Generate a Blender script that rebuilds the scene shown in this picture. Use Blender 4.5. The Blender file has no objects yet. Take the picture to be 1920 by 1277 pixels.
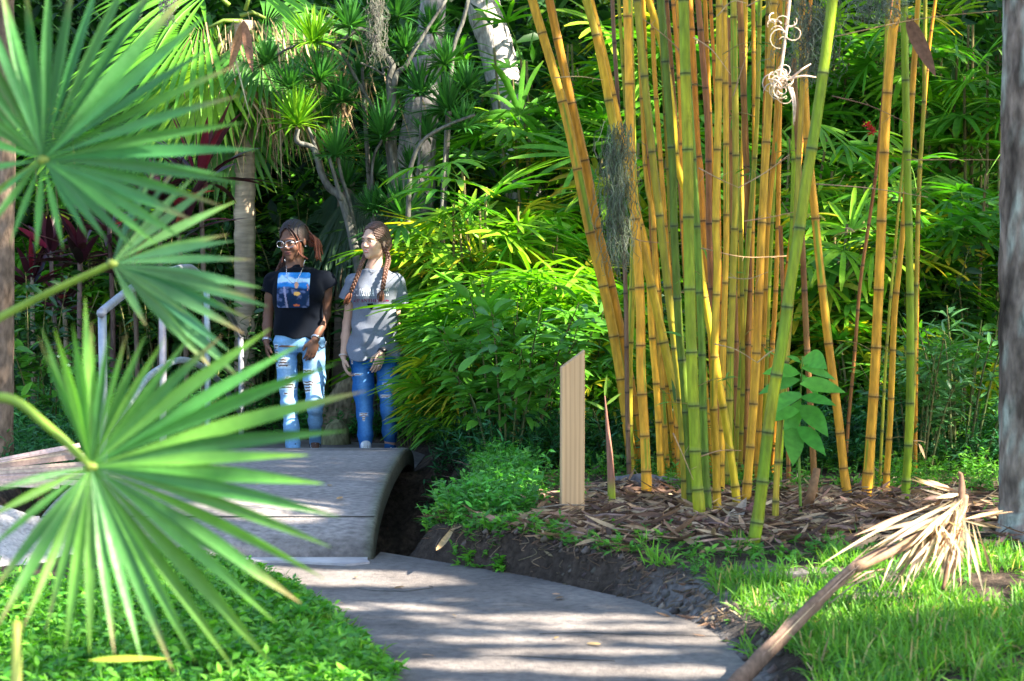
import bpy, math, random
import numpy as np
from mathutils import Vector, Matrix
from mathutils.bvhtree import BVHTree
random.seed(7); RNG = np.random.default_rng(7)
sc = bpy.context.scene
COL = sc.collection
PI = math.pi
# ------------------------------------------------------------ camera geometry
FPX = 3733.0; CAMZ = 1.35; PITCH = math.atan(138.5/FPX)
def P(px, py, d):
    """point on the line of sight of photo pixel (px, py) at distance d in front of the camera"""
    cx = (px-960)/FPX; cy = (638.5-py)/FPX
    dy = math.cos(PITCH)+cy*math.sin(PITCH); dz = cy*math.cos(PITCH)-math.sin(PITCH)
    return np.array([cx/dy*d, d, CAMZ+dz/dy*d])
def G(px, py, z=0.0):
    p = P(px, py, 1.0); d = (z-CAMZ)/(p[2]-CAMZ)
    return P(px, py, d)
def M(px, d): return px*d/FPX      # pixels to metres at distance d
# ------------------------------------------------------------ tags
def tag(o, label=None, cat=None, group=None, kind=None):
    if label: o['label'] = label
    if cat: o['category'] = cat
    if group: o['group'] = group
    if kind: o['kind'] = kind
    return o
def empty(name, loc, label=None, cat=None, group=None, rz=0):
    o = bpy.data.objects.new(name, None); COL.objects.link(o)
    o.location = tuple(loc); o.rotation_euler = (0, 0, rz); o.empty_display_size = .1
    return tag(o, label, cat, group)
def copy_tree(o, parent=None):
    c = o.copy(); COL.objects.link(c); c.parent = parent
    for ch in list(o.children): copy_tree(ch, c)
    return c
# ------------------------------------------------------------ mesh accumulation
class MB:
    def __init__(s): s.V=[]; s.C=[]; s.Q=[]; s.T=[]; s.n=0
    def add(s, V, Q=None, C=(1,1,1), T=None):
        V = np.asarray(V, float).reshape(-1,3); n = len(V)
        C = np.asarray(C, float)
        if C.ndim == 1: C = np.tile(C[:3], (n,1))
        s.V.append(V); s.C.append(C.reshape(-1,3))
        if Q is not None and len(Q): s.Q.append(np.asarray(Q, int).reshape(-1,4)+s.n)
        if T is not None and len(T): s.T.append(np.asarray(T, int).reshape(-1,3)+s.n)
        s.n += n
    def build(s, name, mat, parent=None, smooth=True, origin=None):
        V = np.concatenate(s.V); C = np.concatenate(s.C)
        if origin is not None: V = V-np.asarray(origin)
        Q = np.concatenate(s.Q) if s.Q else np.zeros((0,4), int)
        T = np.concatenate(s.T) if s.T else np.zeros((0,3), int)
        me = bpy.data.meshes.new(name)
        me.vertices.add(len(V)); me.vertices.foreach_set('co', V.astype(np.float32).ravel())
        loops = np.concatenate([Q.ravel(), T.ravel()]).astype(np.int32)
        me.loops.add(len(loops)); me.loops.foreach_set('vertex_index', loops)
        st = np.concatenate([np.arange(len(Q))*4, len(Q)*4+np.arange(len(T))*3]).astype(np.int32)
        me.polygons.add(len(st)); me.polygons.foreach_set('loop_start', st)
        me.update(calc_edges=True)
        me.polygons.foreach_set('use_smooth', np.full(len(st), smooth))
        a = me.color_attributes.new('Col', 'FLOAT_COLOR', 'POINT')
        a.data.foreach_set('color', np.concatenate([C, np.ones((len(C),1))], 1).astype(np.float32).ravel())
        me.validate(); me.update()
        if mat is not None: me.materials.append(mat)
        o = bpy.data.objects.new(name, me); COL.objects.link(o)
        if parent is not None: o.parent = parent
        if origin is not None and parent is None: o.location = tuple(origin)
        return o
def nrm(a):
    a = np.asarray(a, float); return a/np.maximum(np.linalg.norm(a, axis=-1, keepdims=True), 1e-9)
def profile(kind, t):
    if kind == 'lance': return np.clip(np.sin(PI*np.clip(t,0,1)**.75), 0, 1)**.8*.97+.03*(1-t)
    if kind == 'blade': return np.interp(t, [0,.12,.35,.7,1], [.55,.9,1,.7,.02])
    if kind == 'finger': return np.interp(t, [0,.15,.5,.85,1], [.25,.8,1,.85,.25])
    if kind == 'ovate': return np.interp(t, [0,.05,.2,.4,.6,.8,.93,1], [.04,.25,.82,1,.86,.5,.2,.02])
    if kind == 'fan': return np.interp(t, [0,.1,.45,.6,.8,1], [.06,.2,1,.95,.55,.03])
    return np.ones_like(t)
def blades(mb, B, D, N, L, W, droop, C, prof='blade', S=5, fold=.25, tipC=None, twist=0.):
    """many tapering folded leaf blades at once. B base, D direction, N normal"""
    B = np.asarray(B,float); D = nrm(D); n = len(B)
    N = np.asarray(N,float)*np.ones((n,1)); side = nrm(np.cross(D, N)); N = nrm(np.cross(side, D))
    L = np.broadcast_to(L,(n,)).astype(float); W = np.broadcast_to(W,(n,)).astype(float); droop = np.broadcast_to(droop,(n,)).astype(float)
    t = np.linspace(0,1,S+1)
    dirs = D[:,None,:]*np.ones((1,S+1,1)); dirs = dirs.copy(); dirs[:,:,2] -= droop[:,None]*2*t[None,:]
    dirs = nrm(dirs)
    pos = np.zeros((n,S+1,3)); pos[:,0] = B
    step = (L/S)[:,None]
    for i in range(S): pos[:,i+1] = pos[:,i]+.5*(dirs[:,i]+dirs[:,i+1])*step
    sd = side[:,None,:]*np.ones((1,S+1,1))
    nn = nrm(np.cross(sd, dirs))
    if np.any(twist):
        a = np.broadcast_to(twist,(n,))[:,None,None]*t[None,:,None]
        sd, nn = sd*np.cos(a)+nn*np.sin(a), nn*np.cos(a)-sd*np.sin(a)
    w = (W[:,None]*profile(prof,t)[None,:]*.5)[:,:,None]
    fo = np.broadcast_to(fold,(n,))[:,None,None]
    Lf = pos-sd*w*np.sqrt(np.maximum(0,1-fo**2)); Rt = pos+sd*w*np.sqrt(np.maximum(0,1-fo**2)); Md = pos-nn*w*fo*1.0
    V = np.stack([Lf,Md,Rt],2)                       # n,S+1,3,3
    k = (S+1)*3; base = (np.arange(n)*k)[:,None,None]
    i = np.arange(S)[None,:,None]; j = np.arange(2)[None,None,:]
    a = base+i*3+j
    Q = np.stack([a, a+1, a+4, a+3], -1).reshape(-1,4)
    C = np.asarray(C,float); C = np.tile(C,(n,1)) if C.ndim==1 else C
    CC = C[:,None,None,:]*np.ones((1,S+1,3,1))
    if tipC is not None:
        tc = np.asarray(tipC,float); tc = np.tile(tc,(n,1)) if tc.ndim==1 else tc
        m = (np.clip((t-.72)/.28,0,1)**1.3)[None,:,None,None]
        CC = CC*(1-m)+tc[:,None,None,:]*m
    mb.add(V.reshape(-1,3), Q, CC.reshape(-1,3))
    return pos[:,-1]
def smooth_path(pts, n=6):
    pts = np.asarray(pts,float)
    if len(pts) < 3: 
        t = np.linspace(0,1,n+1)[:,None]; return pts[0]*(1-t)+pts[-1]*t
    q = np.vstack([2*pts[0]-pts[1], pts, 2*pts[-1]-pts[-2]]); out=[]
    for i in range(1,len(q)-2):
        for k in range(n):
            t = k/n; a,b,c,d = q[i-1],q[i],q[i+1],q[i+2]
            out.append(.5*((2*b)+(c-a)*t+(2*a-5*b+4*c-d)*t*t+(3*b-a-3*c+d)*t**3))
    out.append(q[-2]); return np.array(out)
def tube(mb, pts, r, C=(1,1,1), sides=8, cap=True, flat=1.0, rough=0.):
    pts = np.asarray(pts,float); n = len(pts)
    r = np.interp(np.linspace(0,1,n), np.linspace(0,1,len(r)), r) if np.ndim(r) else np.full(n, r)
    T = nrm(np.gradient(pts, axis=0))
    u = np.array([0,0,1.]) if abs(T[0][2])<.9 else np.array([0,1.,0])
    U = np.zeros_like(pts); U[0] = nrm(np.cross(np.cross(T[0],u),T[0]))
    for i in range(1,n): U[i] = nrm(U[i-1]-T[i]*np.dot(U[i-1],T[i]))
    Wv = np.cross(T,U)
    a = np.linspace(0,2*PI,sides,endpoint=False)
    rr = r[:,None]*(1+rough*RNG.standard_normal((n,sides))) if rough else r[:,None]*np.ones((1,sides))
    V = pts[:,None]+rr[:,:,None]*(np.cos(a)[None,:,None]*U[:,None]+flat*np.sin(a)[None,:,None]*Wv[:,None])
    i = np.arange(n-1)[:,None]*sides; j = np.arange(sides)[None,:]; j2 = (j+1)%sides
    Q = np.stack([i+j, i+j2, i+sides+j2, i+sides+j], -1).reshape(-1,4)
    V = V.reshape(-1,3); T3 = None
    C = np.asarray(C,float)
    if C.ndim==2: C = np.repeat(C, sides, 0)
    elif C.ndim==3: C = C.reshape(-1,3)
    if cap:
        V = np.vstack([V, pts[0], pts[-1]]); m = n*sides
        jj = np.arange(sides); k2 = (jj+1)%sides
        T3 = np.vstack([np.stack([np.full(sides,m), k2, jj],1), np.stack([np.full(sides,m+1), (n-1)*sides+jj, (n-1)*sides+k2],1)])
        if C.ndim==2: C = np.vstack([C, C[0], C[-1]])
    mb.add(V, Q, C, T3)
def box(mb, lo, hi, C=(1,1,1)):
    x0,y0,z0 = lo; x1,y1,z1 = hi
    V = [(x0,y0,z0),(x1,y0,z0),(x1,y1,z0),(x0,y1,z0),(x0,y0,z1),(x1,y0,z1),(x1,y1,z1),(x0,y1,z1)]
    mb.add(V, [(3,2,1,0),(4,5,6,7),(0,1,5,4),(1,2,6,5),(2,3,7,6),(3,0,4,7)], C)
def jit(c, n, s=.18, hs=.06):
    c = np.asarray(c,float); k = np.exp(RNG.standard_normal((n,1))*s)
    return np.clip(c*k*(1+RNG.standard_normal((n,3))*hs), 0.002, .95)
def rnd(a,b,n=None): return RNG.uniform(a,b,n)
# value noise
_NT = np.random.default_rng(3).random((64,64,64)).astype(np.float32)
def vnoise(x,y,z=0.):
    x,y,z = np.broadcast_arrays(np.asarray(x,float),np.asarray(y,float),np.asarray(z,float))
    xi=np.floor(x).astype(int); yi=np.floor(y).astype(int); zi=np.floor(z).astype(int)
    f=lambda t:t*t*(3-2*t); u=f(x-xi); v=f(y-yi); w=f(z-zi)
    g=lambda a,b,c:_NT[(xi+a)&63,(yi+b)&63,(zi+c)&63]
    return ((g(0,0,0)*(1-u)+g(1,0,0)*u)*(1-v)+(g(0,1,0)*(1-u)+g(1,1,0)*u)*v)*(1-w)+((g(0,0,1)*(1-u)+g(1,0,1)*u)*(1-v)+(g(0,1,1)*(1-u)+g(1,1,1)*u)*v)*w
def fbm(x,y,z=0.,o=4):
    s=0;a=.5
    for i in range(o): s=s+a*vnoise(x,y,z); x=x*2.03+7.1;y=y*2.03+3.3;z=z*2.03+1.7;a*=.5
    return s
def ss(x,a,b):
    t=np.clip((np.asarray(x,float)-a)/(b-a),0,1); return t*t*(3-2*t)
# ------------------------------------------------------------ materials
def newmat(name):
    m = bpy.data.materials.new(name); m.use_nodes = True; nt = m.node_tree; nt.nodes.clear()
    out = nt.nodes.new('ShaderNodeOutputMaterial'); b = nt.nodes.new('ShaderNodeBsdfPrincipled')
    nt.links.new(b.outputs[0], out.inputs[0]); return m, nt, b, out
def nd(nt, t, **kw):
    n = nt.nodes.new(t)
    for k,v in kw.items():
        if k in n.inputs: n.inputs[k].default_value = v
        else: setattr(n,k,v)
    return n
def colmat(name, rough=.5, spec=.4, transl=0., nscale=60., namp=.25, bump=0., bscale=None, stretch=(1,1,1), metallic=0., sheen=0., tcol=(1.25,1.35,.6)):
    """base colour from the mesh's own paint attribute, broken up by procedural noise"""
    m, nt, b, out = newmat(name); L = nt.links.new
    a = nd(nt,'ShaderNodeVertexColor'); a.layer_name = 'Col'
    tc = nd(nt,'ShaderNodeTexCoord'); mp = nd(nt,'ShaderNodeMapping'); mp.inputs['Scale'].default_value = stretch
    L(tc.outputs['Object'], mp.inputs[0])
    no = nd(nt,'ShaderNodeTexNoise'); no.inputs['Scale'].default_value = nscale; no.inputs['Detail'].default_value = 4
    L(mp.outputs[0], no.inputs['Vector'])
    mr = nd(nt,'ShaderNodeMapRange'); mr.inputs[1].default_value=.25; mr.inputs[2].default_value=.75; mr.inputs[3].default_value = 1-namp; mr.inputs[4].default_value = 1+namp
    L(no.outputs[0], mr.inputs[0])
    mx = nd(nt,'ShaderNodeVectorMath'); mx.operation='MULTIPLY'
    L(a.outputs[0], mx.inputs[0]); L(mr.outputs[0], mx.inputs[1])
    L(mx.outputs[0], b.inputs['Base Color'])
    b.inputs['Roughness'].default_value = rough; b.inputs['Specular IOR Level'].default_value = spec; b.inputs['Metallic'].default_value = metallic
    if sheen: b.inputs['Sheen Weight'].default_value = sheen
    if bump:
        n2 = nd(nt,'ShaderNodeTexNoise'); n2.inputs['Scale'].default_value = bscale or nscale; n2.inputs['Detail'].default_value = 6
        L(mp.outputs[0], n2.inputs['Vector'])
        bp = nd(nt,'ShaderNodeBump'); bp.inputs['Strength'].default_value = bump; bp.inputs['Distance'].default_value = .02
        L(n2.outputs[0], bp.inputs['Height']); L(bp.outputs[0], b.inputs['Normal'])
    if transl:
        tr = nd(nt,'ShaderNodeBsdfTranslucent'); m2 = nd(nt,'ShaderNodeVectorMath'); m2.operation='MULTIPLY'; m2.inputs[1].default_value = tcol
        L(mx.outputs[0], m2.inputs[0]); L(m2.outputs[0], tr.inputs[0])
        mix = nd(nt,'ShaderNodeMixShader'); mix.inputs[0].default_value = transl
        L(b.outputs[0], mix.inputs[1]); L(tr.outputs[0], mix.inputs[2]); L(mix.outputs[0], out.inputs[0])
    return m
def rampmat(name, stops, scale, rough=.8, spec=.25, stretch=(1,1,1), bump=.4, detail=8, scale2=None, stops2=None, bscale=None, mixmode='MULTIPLY'):
    m, nt, b, out = newmat(name); L = nt.links.new
    tc = nd(nt,'ShaderNodeTexCoord'); mp = nd(nt,'ShaderNodeMapping'); mp.inputs['Scale'].default_value = stretch
    L(tc.outputs['Object'], mp.inputs[0])
    def layer(s, st):
        no = nd(nt,'ShaderNodeTexNoise'); no.inputs['Scale'].default_value = s; no.inputs['Detail'].default_value = detail; no.inputs['Roughness'].default_value=.6
        L(mp.outputs[0], no.inputs['Vector'])
        r = nd(nt,'ShaderNodeValToRGB'); e = r.color_ramp.elements
        e[0].position, e[0].color = st[0][0], (*st[0][1],1); e[1].position, e[1].color = st[-1][0], (*st[-1][1],1)
        for p,c in st[1:-1]: x = e.new(p); x.color = (*c,1)
        L(no.outputs[0], r.inputs[0]); return no, r
    n1, r1 = layer(scale, stops); col = r1.outputs[0]
    if stops2:
        n2, r2 = layer(scale2, stops2); mx = nd(nt,'ShaderNodeMix'); mx.data_type='RGBA'; mx.blend_type = mixmode; mx.inputs[0].default_value = 1
        L(col, mx.inputs[6]); L(r2.outputs[0], mx.inputs[7]); col = mx.outputs[2]
    L(col, b.inputs['Base Color']); b.inputs['Roughness'].default_value = rough; b.inputs['Specular IOR Level'].default_value = spec
    nb = nd(nt,'ShaderNodeTexNoise'); nb.inputs['Scale'].default_value = bscale or scale*4; nb.inputs['Detail'].default_value = 8; L(mp.outputs[0], nb.inputs['Vector'])
    bp = nd(nt,'ShaderNodeBump'); bp.inputs['Strength'].default_value = bump; bp.inputs['Distance'].default_value=.02
    L(nb.outputs[0], bp.inputs['Height']); L(bp.outputs[0], b.inputs['Normal'])
    return m
MT = {}
MT['leaf'] = colmat('leaf', .45, .28, .38, 30, .25, tcol=(1.05,1.4,.35))
MT['palm'] = colmat('palm_leaf', .42, .38, .30, 25, .15, .12, 80, (1,1,1), tcol=(1.1,1.35,.55))
MT['glossleaf'] = colmat('glossy_leaf', .32, .35, .28, 25, .2, tcol=(1.3,1.4,.5))
MT['dry'] = colmat('dry_leaf', .75, .2, .22, 50, .3, tcol=(1.2,1.1,.8))
MT['grass'] = colmat('grass', .45, .35, .42, 20, .25, tcol=(1.35,1.4,.4))
MT['bamboo'] = colmat('bamboo', .45, .2, 0., 11, .34, .18, 45, (5,5,1))
MT['bark'] = colmat('bark', .9, .12, 0., 30, .6, .9, 28, (1,1,.4))
MT['palmbark'] = colmat('palm_bark', .85, .2, 0., 10, .35, .6, 14, (.6,.6,3))
MT['moss'] = colmat('hanging_moss', .9, .1, .3, 40, .3)
MT['wood'] = colmat('sawn_timber', .6, .3, 0., 20, .1, .1, 60, (1,1,.06))
MT['skin'] = colmat('skin', .55, .3, 0., 30, .06)
MT['cloth'] = colmat('cloth', .95, .03, 0., 160, .14, .15, 400, sheen=.04)
MT['denim'] = colmat('denim', .9, .05, 0., 70, .16, .25, 350)
MT['hair'] = colmat('hair', .45, .4, 0., 90, .3, .3, 200)
MT['metal'] = colmat('silver', .25, .5, 0., 50, .05, metallic=.9)
MT['plain'] = colmat('painted', .45, .4, 0., 50, .08)
MT['steel'] = colmat('galvanised_pipe', .42, .5, 0., 22, .22, .1, 60, metallic=.45)
MT['concrete'] = rampmat('concrete', [(.3,(.085,.074,.070)),(.5,(.165,.148,.140)),(.70,(.25,.225,.21))], 1.7, .85, .25, (1,1,1), .35, 10, 26., [(.3,(.62,.62,.64)),(.55,(1,1,1)),(.8,(1.25,1.22,1.18))], 90)
MT['oldconcrete'] = rampmat('weathered_concrete', [(.25,(.085,.085,.08)),(.5,(.175,.172,.18)),(.75,(.27,.265,.27))], 2.0, .9, .2, (1,1.6,1), .55, 10, 22., [(.3,(.5,.51,.5)),(.5,(.95,.95,.96)),(.75,(1.35,1.33,1.3))], 70)
MT['paleconcrete'] = rampmat('pale_sandy_concrete', [(.3,(.3,.28,.29)),(.7,(.55,.52,.52))], 5., .9, .2, (1,1,1), .4, 8)
MT['rubble'] = colmat('rubble', .95, .1, 0., 45, .35, .9, 60)
MT['earth'] = colmat('earth', .95, .12, 0., 34, .55, .9, 55)
MT['deck'] = colmat('weathered_deck', .9, .2, 0., 26, .42, .5, 70, (1,1.7,1))
MT['oldsoil'] = rampmat('soil', [(.3,(.02,.014,.011)),(.5,(.06,.046,.038)),(.72,(.15,.13,.12))], 4.5, .95, .15, (1,1,1), .9, 12, 40., [(.3,(.55,.55,.55)),(.7,(1.5,1.45,1.4))], 60)
MT['sand'] = rampmat('grey_sand', [(.3,(.1,.095,.1)),(.7,(.26,.25,.26))], 6., .95, .15, (1,1,1), .8, 10, 60., [(.3,(.6,.6,.6)),(.7,(1.3,1.3,1.3))], 90)
SUN_EL=40.0; _h=np.array([.93,-.37]); _h=_h/np.linalg.norm(_h)
SUN=np.array([_h[0]*math.cos(math.radians(SUN_EL)),_h[1]*math.cos(math.radians(SUN_EL)),math.sin(math.radians(SUN_EL))])
EXPO=2.62
# ================================================================ TERRAIN
PATH = np.array([(-2.24,9.12),(-1.7,8.98),(-1.15,8.6),(-.80,7.9),(-.58,7.2),(-.40,6.5),(-.32,5.5),(-.42,3),(-.5,-3),(.9,-3),(.82,3),(.84,5.5),(.82,6.5),(.72,7.4),(.50,8.0),(.07,8.62),(-.30,9.02),(-.62,9.36),(-.64,9.12)])
PATH2 = np.array([(-2.22,12.9),(-.66,12.9),(-.62,14.2),(-.9,15.1),(-2.2,15.7),(-5,16),(-5,14.9),(-2.6,14.6),(-2.24,14.1)])
def sdpoly(x,y,poly):
    x=np.asarray(x,float); y=np.asarray(y,float); d=np.full(np.broadcast(x,y).shape,1e9); inside=np.zeros(d.shape,bool)
    n=len(poly)
    for i in range(n):
        ax,ay=poly[i]; bx,by=poly[(i+1)%n]; ex,ey=bx-ax,by-ay
        t=np.clip(((x-ax)*ex+(y-ay)*ey)/(ex*ex+ey*ey),0,1)
        d=np.minimum(d,np.hypot(x-ax-t*ex,y-ay-t*ey))
        c=(ay>y)!=(by>y)
        with np.errstate(divide='ignore',invalid='ignore'):
            inside ^= c&(x<(bx-ax)*(y-ay)/(by-ay if by!=ay else 1e-9)+ax)
    return np.where(inside,-d,d)
def xright(y): return np.interp(y,[3,5.5,6.5,7.4,8,8.62,9.02,9.4,13,14.2,16],[.82,.84,.82,.72,.5,.07,-.3,-.45,-.5,-.5,-.6])
def zt(x,y):
    x=np.asarray(x,float); y=np.asarray(y,float)
    r = ss(x-xright(y),-.1,.25-.2*ss(y,7.6,8.4))
    mound = .05+.105*ss(y,7.0,8.7)*(1-.55*ss(y,12.5,16))
    mound = mound + .05*ss(x,.6,1.6)*ss(y,4,7)*(1-ss(y,7.5,8.6))
    h = r*mound+(1-r)*(.03+.02*ss(-x,1,3))
    h = h+.035*(fbm(x*1.3,y*1.3,0,3)-.45)+.02*(fbm(x*7,y*7,5,3)-.45)*ss(y,2,4)
    s = np.minimum(sdpoly(x,y,PATH), sdpoly(x,y,PATH2))
    edge = .012*(fbm(x*9,y*9,9,2)-.4)*4
    w = ss(s+edge,.0,.11-.05*ss(y,7.6,8.3))
    h = h+.035*(fbm(x*16,y*16,4,2)-.45)*np.exp(-((s-.09)/.09)**2)*r
    h = h*w-.09*(1-ss(s,-.06,.0))*1.0
    k = (fbm(x*3,y*3,2,3)-.45)*.5
    xl = -.36+.18*ss(y,9.4,10.2)-.1*ss(y,10.8,12.5)
    ditch = ss(y+k*.3,9.2,9.5)*(1-ss(y+k,12.0,12.7))*(1-ss(x+k*.35,xl-.2,xl+.02))*ss(x,-3.0,-2.6)
    h = h-.85*ditch
    h = h+ss(y,21.5,30)*6.5+ss(np.abs(x)-7,0,9)*3.5*ss(y,9,14)
    return h
def z1(x,y): return float(zt(np.array([x]),np.array([y]))[0])
def ground_at(px,d): 
    p=P(px,500,d); return np.array([p[0],d,z1(p[0],d)])
xs=np.unique(np.concatenate([np.linspace(-60,-6,19),np.linspace(-6,-3.2,20),np.arange(-3.2,3.2,.028),np.linspace(3.2,7,24),np.linspace(7,60,19)]))
ys=np.unique(np.concatenate([np.linspace(-30,3,14),np.linspace(3,6,50),np.arange(6,13.4,.028),np.linspace(13.4,22,70),np.linspace(22,70,25)]))
X,Y=np.meshgrid(xs,ys,indexing='ij'); Z=zt(X,Y)
nx,ny=X.shape; idx=np.arange(nx*ny).reshape(nx,ny)
mb=MB(); mb.add(np.stack([X,Y,Z],-1).reshape(-1,3), np.stack([idx[:-1,:-1],idx[1:,:-1],idx[1:,1:],idx[:-1,1:]],-1).reshape(-1,4))
sdg=np.minimum(sdpoly(X,Y,PATH),9); SO=np.array([.050,.037,.029]); SA=np.array([.16,.148,.145]); MU=np.array([.085,.06,.045])
n_=fbm(X*2.2,Y*2.2,6,4); n2_=fbm(X*11,Y*11,7,3)
sand=np.clip(ss(n_,.38,.55)*np.exp(-(((X-1.05)/.5)**2+((Y-7.75)/.4)**2))*1.5*(1-ss(Y,8.0,8.3))+np.exp(-(sdg/.04)**2)*(X>xright(Y)-.1)*(1-ss(Y,7.6,8.0))*.9,0,1)[...,None]
mu=(ss(n2_,.4,.6)*ss(sdg,.12,.4))[...,None]
CG=(SO*(1-mu)+MU*mu); CG=CG*(1-sand)+SA*sand; CG=CG*(.6+.8*n2_)[...,None]
mb.C[0]=CG.reshape(-1,3)
g=mb.build('ground',MT['earth']); tag(g,kind='structure')
def slab(name,poly,z,th,mat,holes=None):
    import bmesh
    # resample the outline, then a fan-free triangulated top with a thick side
    bm=bmesh.new(); vs=[bm.verts.new((p[0],p[1],z)) for p in poly]; f=bm.faces.new(vs)
    if f.normal.z<0: f.normal_flip()
    r=bmesh.ops.extrude_face_region(bm,geom=[f]); 
    for v in [e for e in r['geom'] if isinstance(e,bmesh.types.BMVert)]: v.co.z-=th
    bmesh.ops.triangulate(bm,faces=[x for x in bm.faces if len(x.verts)>4]); bmesh.ops.recalc_face_normals(bm,faces=bm.faces)
    me=bpy.data.meshes.new(name); bm.to_mesh(me); bm.free(); me.materials.append(mat)
    o=bpy.data.objects.new(name,me); COL.objects.link(o); return o
def resamp(poly,step=.12,wob=.012):
    out=[]
    for i in range(len(poly)):
        a=poly[i];b=poly[(i+1)%len(poly)];n=max(1,int(np.hypot(*(b-a))/step))
        for k in range(n):
            p=a+(b-a)*k/n; q=p+wob*(np.array([vnoise(p[0]*4,p[1]*4,1.),vnoise(p[0]*4,p[1]*4,8.)])-.5)*2 if 3<p[1]<9.05 else p
            out.append(q)
    return np.array(out)
tag(slab('path',resamp(PATH),.004,.12,MT['concrete']),kind='structure')
tag(slab('path',PATH2,.004,.12,MT['concrete']),kind='structure')
# heap of pale rubble beside the bridge
nr,na=26,60; R_=np.linspace(0,1,nr)[:,None]; A_=np.linspace(0,2*PI,na,endpoint=False)[None]; mx_=-2.55+.66*R_*np.cos(A_)*(1+.12*np.sin(3*A_)); my_=9.15+.85*R_*np.sin(A_)*(1+.1*np.cos(4*A_+1))
mz_=zt(mx_,my_)-.04+.27*(1-R_**1.8)**1.1+.05*(fbm(mx_*9,my_*9,3,3)-.4)*(1-R_**4)+.03*(fbm(mx_*30,my_*30,3,2)-.45)
mb=MB(); i_=np.arange(nr-1)[:,None]*na; j_=np.arange(na)[None]; j2_=(j_+1)%na; cr_=np.array([.50,.46,.44])*(.6+.8*fbm(mx_*14,my_*14,1,3))[...,None]
mb.add(np.stack([mx_,my_,mz_],-1).reshape(-1,3),np.stack([i_+j_,i_+na+j_,i_+na+j2_,i_+j2_],-1).reshape(-1,4),cr_.reshape(-1,3)); tag(mb.build('rubble_heap',MT['rubble']),'pale heap of crushed rubble beside the footbridge at the left edge','rubble heap')
pad=np.array([(-5.0,8.6),(-3.2,8.7),(-2.42,9.0),(-2.36,9.8),(-2.5,10.5),(-5,10.6)])
tag(slab('pale_paving',resamp(pad,.15,.05),.03,.12,MT['paleconcrete']),kind='structure')
# repair patches where the bridge meets the path
patch=np.array([(-1.32,9.04),(-.66,9.02),(-.665,8.90),(-.9,8.84),(-1.28,8.94)])
PATHOB=[o for o in COL.objects if o.name=='path'][0]
for (cx_,cy_,an_,ln_) in ((.1,7.25,.25,.75),(-.35,8.35,-.5,.5),(.35,6.75,2.8,.5)):
    q=np.array([cx_,cy_,.0055]); pts_=[q]; 
    for k_ in range(18):
        an_+=RNG.normal(0,.28); q=q+np.array([math.cos(an_),math.sin(an_)*.7,0])*ln_/18; pts_.append(q)
    mb=MB(); tube(mb,pts_,[.0014,.0018,.0008],(.06,.055,.05),5,flat=.4); mb.build('crack',MT['plain'],PATHOB)
# ================================================================ FOOTBRIDGE
br=empty('footbridge',(-1.44,11.1,0),'arched weathered concrete footbridge carrying the path over the dark ditch','footbridge')
def arch(n=64,off=0.,y0=9.12,y1=13.05,h=.268):
    c=(y0+y1)/2; a=(y1-y0)/2-off
    t=np.linspace(PI,0,n); ex=.78
    yy=c+a*np.sign(np.cos(t))*np.abs(np.cos(t))**.9
    zz=np.abs(np.sin(t))**ex*(h)-off*1.0
    return yy,zz
mb=MB()
yo,zo=arch(); 
yi,zi=arch(off=.1,h=.27); zi=np.where(np.abs(yi-11.085)>1.78,zi,zi)
n=len(yo); x0,x1=-2.24,-.64
secs=[]
bev=.014
# cross-section ring at every station: outer surface across the width with rounded arrises, inner soffit
for i in range(n):
    ty=np.gradient(yo)[i]; tz=np.gradient(zo)[i]; l=math.hypot(ty,tz); ny_,nz_=-tz/l,ty/l
    uo=np.array([0,yo[i],zo[i]]); ui=np.array([0,yi[i],min(zi[i],zo[i]-.06)-.0])
    if i in(0,n-1): ui=np.array([0,yi[i],-.35])
    e=uo-np.array([0,ny_,nz_])*bev
    secs.append([(x0,*e[1:]),(x0+bev*.4,*(e+(uo-e)*.7)[1:]),(x0+bev,*uo[1:]),(x0+.1,*uo[1:]),(-1.44,*uo[1:]),(x1-.16,*uo[1:]),(x1-.06,*uo[1:]),(x1-bev,*uo[1:]),(x1-bev*.4,*(e+(uo-e)*.7)[1:]),(x1,*e[1:]),(x1,*ui[1:]),(x0,*ui[1:])])
S_=np.array(secs)
S_[:,:,2]+=.004*(fbm(S_[:,:,0]*5,S_[:,:,1]*5,3,2)-.4)
ii=np.arange(n-1)[:,None]*12; jj=np.arange(12)[None,:]; j2=(jj+1)%12
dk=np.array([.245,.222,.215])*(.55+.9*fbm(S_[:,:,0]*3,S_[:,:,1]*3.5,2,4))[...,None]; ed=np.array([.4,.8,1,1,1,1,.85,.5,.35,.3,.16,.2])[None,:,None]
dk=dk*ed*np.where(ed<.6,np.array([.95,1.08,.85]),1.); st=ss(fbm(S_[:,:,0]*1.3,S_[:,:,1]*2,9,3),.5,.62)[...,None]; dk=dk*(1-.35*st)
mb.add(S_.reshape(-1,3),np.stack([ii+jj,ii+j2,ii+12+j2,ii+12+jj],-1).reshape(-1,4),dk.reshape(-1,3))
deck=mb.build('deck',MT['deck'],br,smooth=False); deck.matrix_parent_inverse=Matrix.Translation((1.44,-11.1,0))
mb=MB(); 
for a_,b_ in ((9.0,9.2),(12.98,13.2)):
    mb=MB(); box(mb,(x0+.005,a_,-.9),(x1-.02,b_,-.02)); ab=mb.build('abutment',MT['oldconcrete'],br,smooth=False); ab.matrix_parent_inverse=Matrix.Translation((1.44,-11.1,0))
mb=MB()   # dark contraction joint across the deck and a pale mortar lip at the foot
jz=float(np.interp(9.40,yo,zo)); 
tube(mb,[(x0+.01,9.395,jz+.0005),(-1.6,9.397,jz+.001),(-1.0,9.393,jz+.0005),(x1-.012,9.396,jz+.0005)],.004,(.02,.02,.02),5)
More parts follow.
